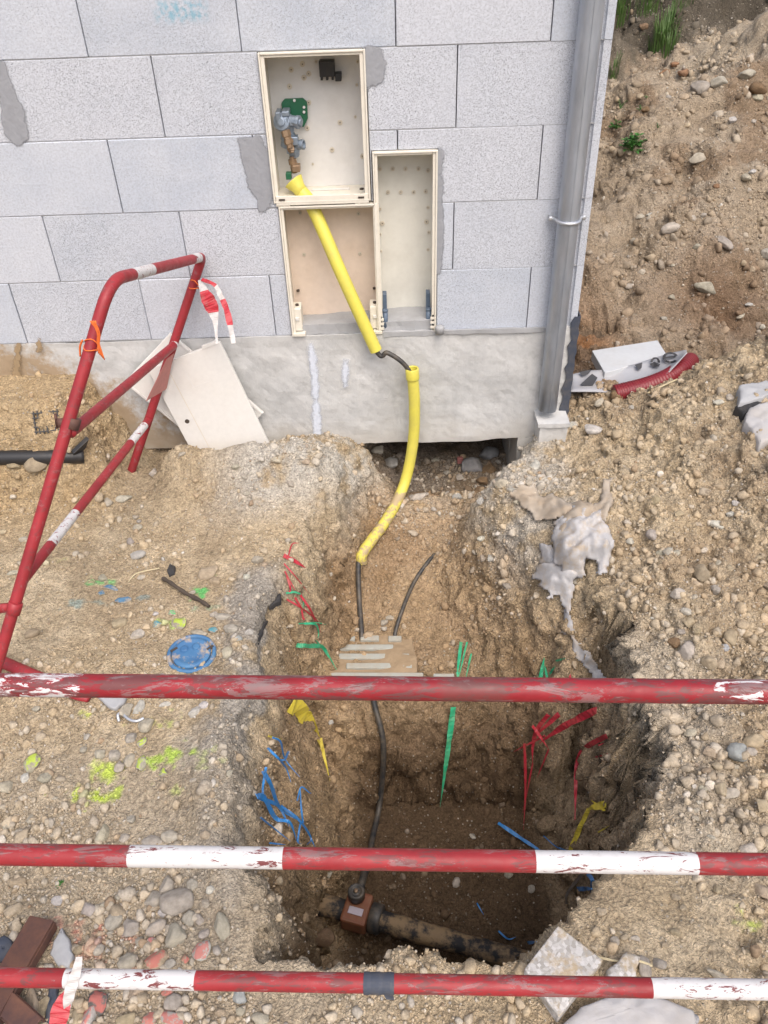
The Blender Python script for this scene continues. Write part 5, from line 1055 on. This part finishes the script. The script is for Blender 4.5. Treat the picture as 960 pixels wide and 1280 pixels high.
dl = {LG: 'pale loose stone lying on the sandy ground around the blue cover', LB: 'rounded grey or tan stone in the gravel around the two lower rails at the left', RG: 'tan or grey stone lying on the rubble heap right of the pit', BK: 'stone on the brown bank behind the wall corner', TR: 'stone in the rubble of the trench below the footing'}
ST = [
 # lower left
 (221,1123,39,36,'g','largest rounded grey stone under the middle rail',LB),(211,1104,26,22,'g','round stone touching the top of the largest grey stone',LB),(193,1120,22,28,'g',0,LB),(240,1106,15,15,'g',0,LB),(220,1167,37,28,'l','lumpy grey stone below the largest one',LB),(193,1158,30,22,'g',0,LB),(163,1155,23,28,'g','upright oval stone left of the lumpy grey one',LB),(143,1147,20,22,'l',0,LB),(113,1135,22,22,'g','angular grey stone standing alone right of the tiny weed',LB),(235,1145,17,24,'g',0,LB),(248,1145,15,20,'g',0,LB),(276,1154,22,34,'g','tall pale stone nearest the pit rim under the middle rail',LB),
 (252,1184,22,28,'w','stone with a pink painted top right of the pink one',LB,'p'),(196,1197,28,24,'t','round stone sprayed pink all over above the lowest rail',LB,'p'),(232,1197,13,16,'t','small stone sprayed bright red above the lowest rail',LB,'p'),(191,1176,16,12,'w','small pinkish stone under the lumpy grey one',LB,'p'),(211,1204,18,12,'g',0,LB),(158,1202,25,20,'g',0,LB),(271,1184,10,18,'l',0,LB),(20,1135,25,18,'t','tan oval stone at the left edge above the rusty channel',LB),(21,1101,22,16,'t',0,LB),(34,1167,24,44,'l','long pale stone beside the top of the rusty channel',LB),(73,1124,20,14,'w',0,LB),
 (211,1043,22,20,'l','pale stone touching the top of the middle rail',LB),(191,1050,25,16,'g',0,LB),(130,1040,22,24,'l','stone standing in the dark dip left of the middle rail white band',LB),(7,982,22,20,'l','grey stone cut by the left edge between the rails',LB),(42,950,20,26,'l','oval stone with yellow spray at the left between the rails',LB,'y'),(56,970,17,18,'g',0,LB),(33,970,12,14,'w',0,LB),(161,947,18,22,'l',0,LB),(149,956,14,18,'g',0,LB),(177,951,14,26,'l','tall stone with yellow spray right of the stone row under the top rail',LB,'y'),(142,943,16,16,'g',0,LB),(127,941,15,14,'g',0,LB),(11,1030,14,14,'g',0,LB),(25,1038,14,14,'g',0,LB),(204,965,14,11,'l','small stone sprayed yellow green near the pit rim',LB,'y'),(38,1022,11,14,'g',0,LB),
 (41,1250,22,46,'t','elongated tan stone next to the rusty channel under the lowest rail',LB),(53,1258,18,44,'t','elongated tan stone left of the hanging tape',LB),(170,1239,30,14,'t',0,LB),(219,1252,24,24,'g',0,LB),(212,1238,20,12,'g','flat stone with pink spray just under the lowest rail',LB,'p'),(253,1243,14,14,'t',0,LB),(161,1271,28,22,'t',0,LB),(186,1273,18,18,'g','small pink tinted stone at the bottom edge',LB,'p'),(301,1241,18,18,'b',0,LB),(113,1268,24,30,'w','stone with a bright red and white sprayed face at the bottom left',LB,'p'),(122,1250,32,28,'d','dark slate grey stone right of the hanging tape',LB,'p'),(214,1271,38,20,'w','broken white and pink piece at the bottom edge',LB,'p'),(326,1270,22,18,'l',0,LB),(97,1268,16,22,'t',0,LB),(57,1208,14,12,'l',0,LB),(300,1262,14,12,'g',0,LB),(276,1263,16,12,'t',0,LB),(180,1112,10,12,'g',0,LB),(150,1118,12,10,'g',0,LB),(176,1175,12,12,'g',0,LB),(262,1110,12,12,'w',0,LB),(255,1165,12,14,'g',0,LB),(205,1140,14,12,'w',0,LB),(258,1128,14,12,'g',0,LB),(98,1186,14,10,'t',0,LB),
 # left ground
 (135,626,14,16,'l',0,LG),(156,622,20,12,'l',0,LG),(171,659,14,12,'l',0,LG),(192,590,14,12,'l',0,LG),(171,693,26,12,'w','long white chip on the ground above the dark stick',LG),(129,722,13,12,'g',0,LG),(148,778,20,16,'t','tan stone left of the blue cover',LG),(173,792,18,16,'l','pale notched stone just left of the blue cover',LG),(185,903,22,22,'l','rounded pale stone beside the grey twisted wire',LG),(173,883,12,20,'w','small upright white stone under the top rail',LG),(242,888,16,18,'w','white angular stone under the rail below the blue cover',LG),(158,886,18,24,'g','grey stone by the white upright one under the top rail',LG),(165,920,14,16,'g',0,LG),(262,714,26,22,'t','knobbly tan stone above the broken road surface',LG),(268,725,14,16,'t',0,LG),(269,767,12,12,'l',0,LG),(281,770,24,11,'g',0,LG),(288,784,20,16,'l',0,LG),(248,790,22,10,'l','flat pale stone against the top of the blue cover',LG),(308,720,9,9,'w',0,LG),(312,789,12,11,'w','whitish lilac stone at the broken road edge',LG),(298,797,12,10,'b',0,LG),(196,780,14,12,'l','flat stone sprayed cyan left of the green one',LG,'c'),(223,778,24,15,'l','flat stone sprayed yellow green above the blue cover',LG,'y'),(215,765,13,8,'g','small stone sprayed turquoise at the lower end of the stick',LG,'k'),(154,749,20,11,'g','blue sprayed stone left of the dark stick',LG,'b'),(127,741,11,8,'g','small blue sprayed stone farther left',LG,'b'),(138,734,22,7,'g','thin blue sprayed stone above the other blue ones',LG,'b'),(266,787,14,10,'g','small stone sprayed pale cyan right of the cover top',LG,'c'),(283,813,16,20,'l',0,LG),(177,926,13,16,'l','stone with a yellow spray spot below the round pale one',LG,'y'),(195,766,8,9,'w',0,LG),(203,845,10,9,'w',0,LG),(207,822,8,8,'l',0,LG),(255,880,12,10,'w',0,LG),(207,880,14,8,'w',0,LG),(16,716,20,8,'l',0,LG),(42,790,24,14,'t',0,LG),(47,576,28,26,'t','round sandy clod lying against the black pipe',LG),(18,580,18,14,'t',0,LG),(240,740,9,8,'l',0,LG),(322,700,18,14,'l',0,LG),
 # right heap
 (876,714,24,24,'t','angular tan stone in the middle of the right heap',RG),(846,740,20,15,'l','flat pale stone left of the angular tan one',RG),(914,642,15,10,'w',0,RG),(897,654,20,12,'w','white chip high on the right heap',RG),(918,628,13,9,'w',0,RG),(899,502,15,9,'w','pale stone near the grey slabs on the heap',RG),(912,496,12,13,'g',0,RG),(835,688,15,12,'l',0,RG),(815,666,14,16,'g',0,RG),(787,675,11,11,'l',0,RG),(914,792,17,24,'t','upright tan stone above the top rail at the right',RG),(887,824,22,22,'t','round yellowish tan stone touching the top rail',RG),(858,810,32,26,'g','large grey stone beside the round one above the top rail',RG),(859,777,16,16,'t',0,RG),(871,787,11,11,'t',0,RG),(842,802,18,18,'n',0,RG),(858,763,14,10,'l',0,RG),(819,771,18,8,'w',0,RG),(900,828,13,15,'t',0,RG),(905,808,12,12,'b',0,RG),(845,690,12,10,'g',0,RG),(826,690,12,12,'l',0,RG),
 (922,936,25,24,'b','bluish grey angular stone right of the pit between the rails',RG),(940,925,27,20,'t','yellowish tan stone beside the bluish one',RG),(901,984,20,20,'t','upper of two rounded tan stones right of the grey strip',RG),(913,991,23,15,'l','lower oval stone of the tan pair right of the grey strip',RG),(897,900,9,9,'l',0,RG),(886,939,20,15,'t',0,RG),(935,1060,20,16,'l','pale stone just above the middle rail at the right',RG),(953,1005,20,22,'t','tan stone cut by the right edge above the middle rail',RG),(928,985,11,12,'t',0,RG),(934,1010,12,11,'t',0,RG),(952,1110,18,26,'t','tan stone at the right edge under the middle rail',RG),(825,1203,18,18,'g','rounded grey stone above the red white joint of the lowest rail',RG),(739,1199,13,17,'g','small grey stone by the tile corner',RG),(806,1205,18,27,'g','flat leaning grey stone left of the rounded grey one',RG),(900,1220,32,10,'l','long flat stone half hidden by the lowest rail at the right',RG),(757,1193,10,10,'t',0,RG),(866,1272,14,12,'b',0,RG),(824,1250,18,12,'t',0,RG),(805,1248,14,8,'t',0,RG),(780,1170,11,10,'t',0,RG),(768,1175,14,14,'l',0,RG),(895,955,14,14,'t',0,RG),(918,1035,10,10,'t',0,RG),(862,915,16,12,'l',0,RG),
 # bank
 (874,109,28,24,'g','big rounded stone on the bank below the dark hollow',BK),(933,92,20,17,'l','pale stone on the heap right of the big rounded one',BK),(947,109,22,18,'n','brown stone at the right edge of the bank',BK),(873,196,26,14,'l','long pale stone lying on the bank slope',BK),(838,283,24,16,'l','pale rounded stone low on the bank slope',BK),(905,300,18,28,'g','upright stone in the middle of the bank slope',BK),(871,308,11,12,'l',0,BK),(883,359,32,18,'g','broad flat stone lowest on the bank',BK),(932,219,10,18,'l',0,BK),(940,214,9,9,'w',0,BK),(916,150,14,8,'w',0,BK),(803,33,13,11,'n',0,BK),(855,121,16,11,'t',0,BK),(898,103,22,14,'g',0,BK),(957,316,16,16,'g',0,BK),(896,232,14,9,'o',0,BK),(843,80,14,10,'o',0,BK),(832,92,16,12,'o',0,BK),(855,90,16,18,'o',0,BK),(948,120,16,12,'l',0,BK),(800,270,13,8,'l',0,BK),(812,268,10,7,'w',0,BK),(787,357,11,9,'l',0,BK),(925,395,12,8,'l',0,BK),(936,380,10,7,'w',0,BK),(953,408,12,7,'w',0,BK),
 # under footing and trench
 (610,566,24,22,'b','bluish white stone in the gap under the footing',TR),(590,582,30,26,'b','pale grey slab stone in the gap left of the bluish one',TR),(612,587,26,16,'n','brown lump in front of the bluish stone under the footing',TR),(489,575,20,26,'w','white stone right beside the bent yellow duct',TR),(474,561,18,12,'l',0,TR),(603,600,20,12,'n',0,TR),(575,596,12,11,'l',0,TR),(571,620,13,11,'w',0,TR),(628,602,22,18,'l',0,TR),(526,619,22,12,'l','flat pale stone just right of the yellow duct low end',TR),(515,621,10,10,'g',0,TR),(580,548,10,9,'d',0,TR),(480,777,10,9,'l',0,TR),(487,772,11,7,'l',0,TR),(481,785,9,7,'l',0,TR),(668,580,14,18,'w','pale crumbly stone at the foot of the wall corner pier',TR),(600,612,16,14,'n',0,TR),(558,590,10,9,'g',0,TR),(545,575,12,10,'g',0,TR),(640,612,14,10,'w',0,TR),(569,1102,14,13,'l','pale pebble on the pit floor under the middle rail',TR),(411,1091,11,12,'l',0,TR),(591,1044,8,8,'l',0,TR),(636,1093,11,10,'g',0,TR),(664,1110,10,9,'g',0,TR),(402,1168,34,22,'n','brown clod on the pit floor near the main pipe',TR),(415,901,8,9,'w',0,TR),(716,531,16,10,'w','white stone at the wall corner below the grey sheet',TR),(740,536,28,16,'w','large pale stone beside the wall corner',TR),(771,492,16,16,'n','brown clod at the edge of the curled grey sheet',TR),(750,502,18,12,'l',0,TR),(790,508,10,8,'w',0,TR),
]
for s_ in ST:
    px, py, w_, h_, c_, lab, grp = s_[:7]
    stone(px, py, w_, h_, c_, lab or dl[grp], grp, s_[7] if len(s_) > 7 else None)
rr = random.Random(11); left = 296-count[0]; tries = 0
REG = [((0, 880, 290, 1280), LB, 'ggltg', (9, 15)), ((0, 580, 330, 860), LG, 'ltlgt', (7, 12)), ((780, 500, 960, 860), RG, 'tgtlt', (8, 15)), ((860, 880, 960, 1060), RG, 'ttglt', (9, 16)), ((700, 1090, 960, 1200), RG, 'ttlt', (9, 14)), ((760, 100, 960, 420), BK, 'gltgn', (7, 12)), ((580, 600, 700, 760), TR, 'lwlgt', (8, 13)), ((200, 550, 420, 620), LG, 'lwlt', (8, 13)), ((440, 550, 640, 630), TR, 'lgwgn', (7, 12))]
WT = [.2, .12, .2, .1, .08, .1, .1, .05, .05]
while left > 0 and tries < 2000:
    tries += 1; box, g_, cs_, (w0, w1) = rr.choices(REG, WT)[0]; px, py = rr.uniform(box[0], box[2]), rr.uniform(box[1], box[3]); t_ = T(px, py, 0, True)
    if t_[1][2] < .6 or (t_[0][2] < -.3 and g_ != TR) or t_[0][1] > -.02 and t_[0][0] < .74: continue
    if any(abs(px-q[0]) < q[2]*.6 and abs(py-q[1]) < q[3]*.6 for q in ST): continue
    w_ = rr.uniform(w0, w1); stone(px, py, w_, w_*rr.uniform(.6, 1.0), rr.choice(cs_), dl[g_], g_); left -= 1

# stones without a label of their own are told apart by the nearest thing one can find
MARK = [(221, 1123, 'the largest grey stone under the middle rail'), (40, 1200, 'the rusty steel channel'), (88, 1245, 'the hanging pink tape'), (240, 818, 'the round blue cover'), (232, 740, 'the dark stick'), (470, 665, 'the muddy end of the yellow duct'), (515, 560, 'the bent yellow duct'), (455, 820, 'the ribbed slab'),
        (700, 1225, 'the square paving tile'), (800, 1268, 'the big white chunk'), (922, 936, 'the bluish angular stone'), (876, 714, 'the angular tan stone on the heap'), (715, 690, 'the white cloth'), (680, 632, 'the brown cloth'), (945, 520, 'the broken grey slabs'), (874, 109, 'the big rounded bank stone'), (873, 196, 'the long pale bank stone'),
        (790, 176, 'the bushy weed'), (883, 359, 'the broad flat bank stone'), (790, 478, 'the curled grey sheet'), (700, 560, 'the foot of the wall corner'), (445, 1145, 'the brown pipe saddle'), (270, 530, 'the white doors'), (25, 570, 'the black pipe'), (223, 778, 'the stone sprayed yellow green'), (905, 988, 'the pair of rounded tan stones'),
        (887, 824, 'the round tan stone touching the top rail'), (850, 810, 'the large grey stone above the top rail'), (905, 300, 'the upright bank stone'), (838, 283, 'the pale rounded bank stone'), (342, 750, 'the black tar lump'), (168, 900, 'the grey twisted wire'), (80, 660, 'the white band on the left barrier'), (395, 540, 'the white paint streak on the footing'), (610, 570, 'the bluish white stone under the footing'), (196, 1197, 'the pink sprayed stone'), (828, 40, 'the tall grass tuft'), (548, 690, 'the upper end of the dusty cable'), (113, 1135, 'the lone angular grey stone'), (40, 950, 'the yellow sprayed stone at the left edge'), (276, 1154, 'the tall pale stone by the pit rim'), (825, 1203, 'the rounded grey stone by the lowest rail'), (760, 700, 'the right edge of the white cloth'), (130, 1040, 'the stone in the dark dip')]
CN = dict(g='grey', t='tan', w='whitish', b='bluish grey', n='brown', d='dark grey', o='reddish brown', l='pale'); used = {}
for r_ in sorted(REC, key=lambda r: -r[3]):
    o, px, py, w_, c_, lab, grp, pt_ = r_
    if lab != dl[grp]: continue
    done_ = False
    for mx_, my_, mn in sorted(MARK, key=lambda m: math.hypot(m[0]-px, m[1]-py))[:8]:
        dx, dy = px-mx_, py-my_; di = math.hypot(dx, dy)
        if di > 210: break
        sec = int(((math.degrees(math.atan2(dy, dx))+382.5) % 360)//45); dn = ['right of', 'below and right of', 'below', 'below and left of', 'left of', 'above and left of', 'above', 'above and right of'][sec]
        sz_ = 'tiny' if w_ < 11 else ('small' if w_ < 16 else 'middle-sized'); pr = 'just ' if di < 55 else ''
        L_ = f'{sz_} {CN[c_]} stone {pr}{dn} {mn}'
        if L_ not in used and len(L_.split()) <= 16: used[L_] = 1; o['label'] = L_; done_ = True; break
# ------------------------------------------------------------------ gravel and crumbs of soil, too many to count
vis = P3d.reshape(ny, nx, 3); Nrm = N.reshape(-1, 3); C0 = col
pp = P3d; q = pp-CAM; zc = q@FW; sx_ = 480+FPX*(q@RT)/zc; sy_ = 640-FPX*(q@UP)/zc
inv = (zc > .3) & (sx_ > -60) & (sx_ < 1020) & (sy_ > -40) & (sy_ < 1340) & ~((pp[:, 1] > .3) & (pp[:, 0] < .72))
cell = np.abs(np.gradient(gx)[None, :]*np.gradient(gy)[:, None]).ravel()
x, y, z = pp[:, 0], pp[:, 1], pp[:, 2]
clump = np.zeros(len(pp)); ii = np.where(inv)[0]; clump[ii] = np.clip(.55+.9*fbm(pp[ii], 4.5, 3, 501, .6), .05, 2)
wgt = clump*(.55+.6*sst(.62, .8, x)+2.4*sst(-1.35, -1.75, y)*sst(.3, -.3, x)+1.3*sst(-.55, -.2, y)*sst(-.9, -.5, x)*sst(.75, .7, x)+1.5*sst(.28, .42, x)*sst(.8, .7, x)*sst(-.9, -.6, y)+.5*sst(-.7, -.5, x)*sst(-.4, -.45, x))
wgt *= np.where(z < -.3, .6, 1)*np.where(y > .5, .5, 1)
dens = wgt*cell*inv/np.maximum(.3, np.abs(zc))**.6
def scatter(name, n, sub, rmin, rmax, pw, label, seed, sink=.25, tint=.5, wexp=1.0, extra=None, rg_=.14):
    r_ = np.random.default_rng(seed); pr = dens**1 if extra is None else dens*extra; pr = pr/pr.sum(); pick = r_.choice(len(pp), n, p=pr)
    bv, bf = ico(sub); nv = len(bv); V_ = np.zeros((n, nv, 3)); variants = [rock(bv, 60+k, 11, rg_) for k in range(10)]
    rad = (rmin+(rmax-rmin)*r_.random(n)**pw)*np.where(pp[pick, 1] > .8, 1.5, 1); a = r_.uniform(0, 6.28, (n, 3)); k = r_.integers(0, 10, n)
    ca, sa, cb, sb_, cc, sc = np.cos(a[:, 0]), np.sin(a[:, 0]), np.cos(a[:, 1]), np.sin(a[:, 1]), np.cos(a[:, 2]), np.sin(a[:, 2])
    Rm = np.stack([np.stack([ca*cb, ca*sb_*sc-sa*cc, ca*sb_*cc+sa*sc], -1), np.stack([sa*cb, sa*sb_*sc+ca*cc, sa*sb_*cc-ca*sc], -1), np.stack([-sb_, cb*sc, cb*cc], -1)], 1)
    B = np.array(variants)[k]*rad[:, None, None]; B = np.einsum('nij,nvj->nvi', Rm, B)
    pos = pp[pick]+Nrm[pick]*(rad*(.5-sink))[:, None]+np.stack([r_.uniform(-.003, .003, n), r_.uniform(-.003, .003, n), np.zeros(n)], 1)
    V_ = B+pos[:, None, :]; F_ = (bf[None]+(np.arange(n)*nv)[:, None, None]).reshape(-1, 3)
    pal = np.array([(.44, .39, .315), (.40, .36, .30), (.50, .45, .375), (.40, .31, .21), (.46, .38, .27), (.36, .335, .30), (.58, .545, .49), (.28, .20, .13)]); pc_ = pal[r_.choice(8, n, p=[.2, .16, .14, .16, .14, .08, .05, .07])]
    soil = C0[pick]; ti = np.clip(tint+r_.normal(0, .25, n), 0, 1)[:, None]; cl = (soil*ti+pc_*(1-ti))*r_.uniform(.85, 1.15, (n, 1))
    dk = np.clip(-(pp[pick, 2]+.3)*2, 0, .75)[:, None]; cl = cl*(1-dk)+soil*dk*1.1
    o = np_mesh(name, V_.reshape(-1, 3), F_, np.repeat(np.clip(cl, .01, .8), nv, 0), M['pebble'], False)
    return tag(o, label, 'gravel', None, 'stuff')
scatter('gravel', 5200, 2, .0045, .019, 3.2, 'loose gravel strewn over the dug ground', 1, .28, .42, 1, 1-.62*sst(.8, .95, x)*sst(-2.2, -1.9, y))
scatter('fine_gravel', 40000, 1, .0022, .0068, 1.8, 'fine grit and crumbs scattered over the soil', 2, .2, .62)
scatter('soil_clods', 6500, 2, .004, .026, 3.2, 'crumbling clods of sandy soil', 3, .45, .93, 1, .5+2.4*sst(.6, .8, x)+1.2*(z < -.05)+1.5*sst(-1.05, -1.2, x)*sst(-.8, -.4, y), .34)
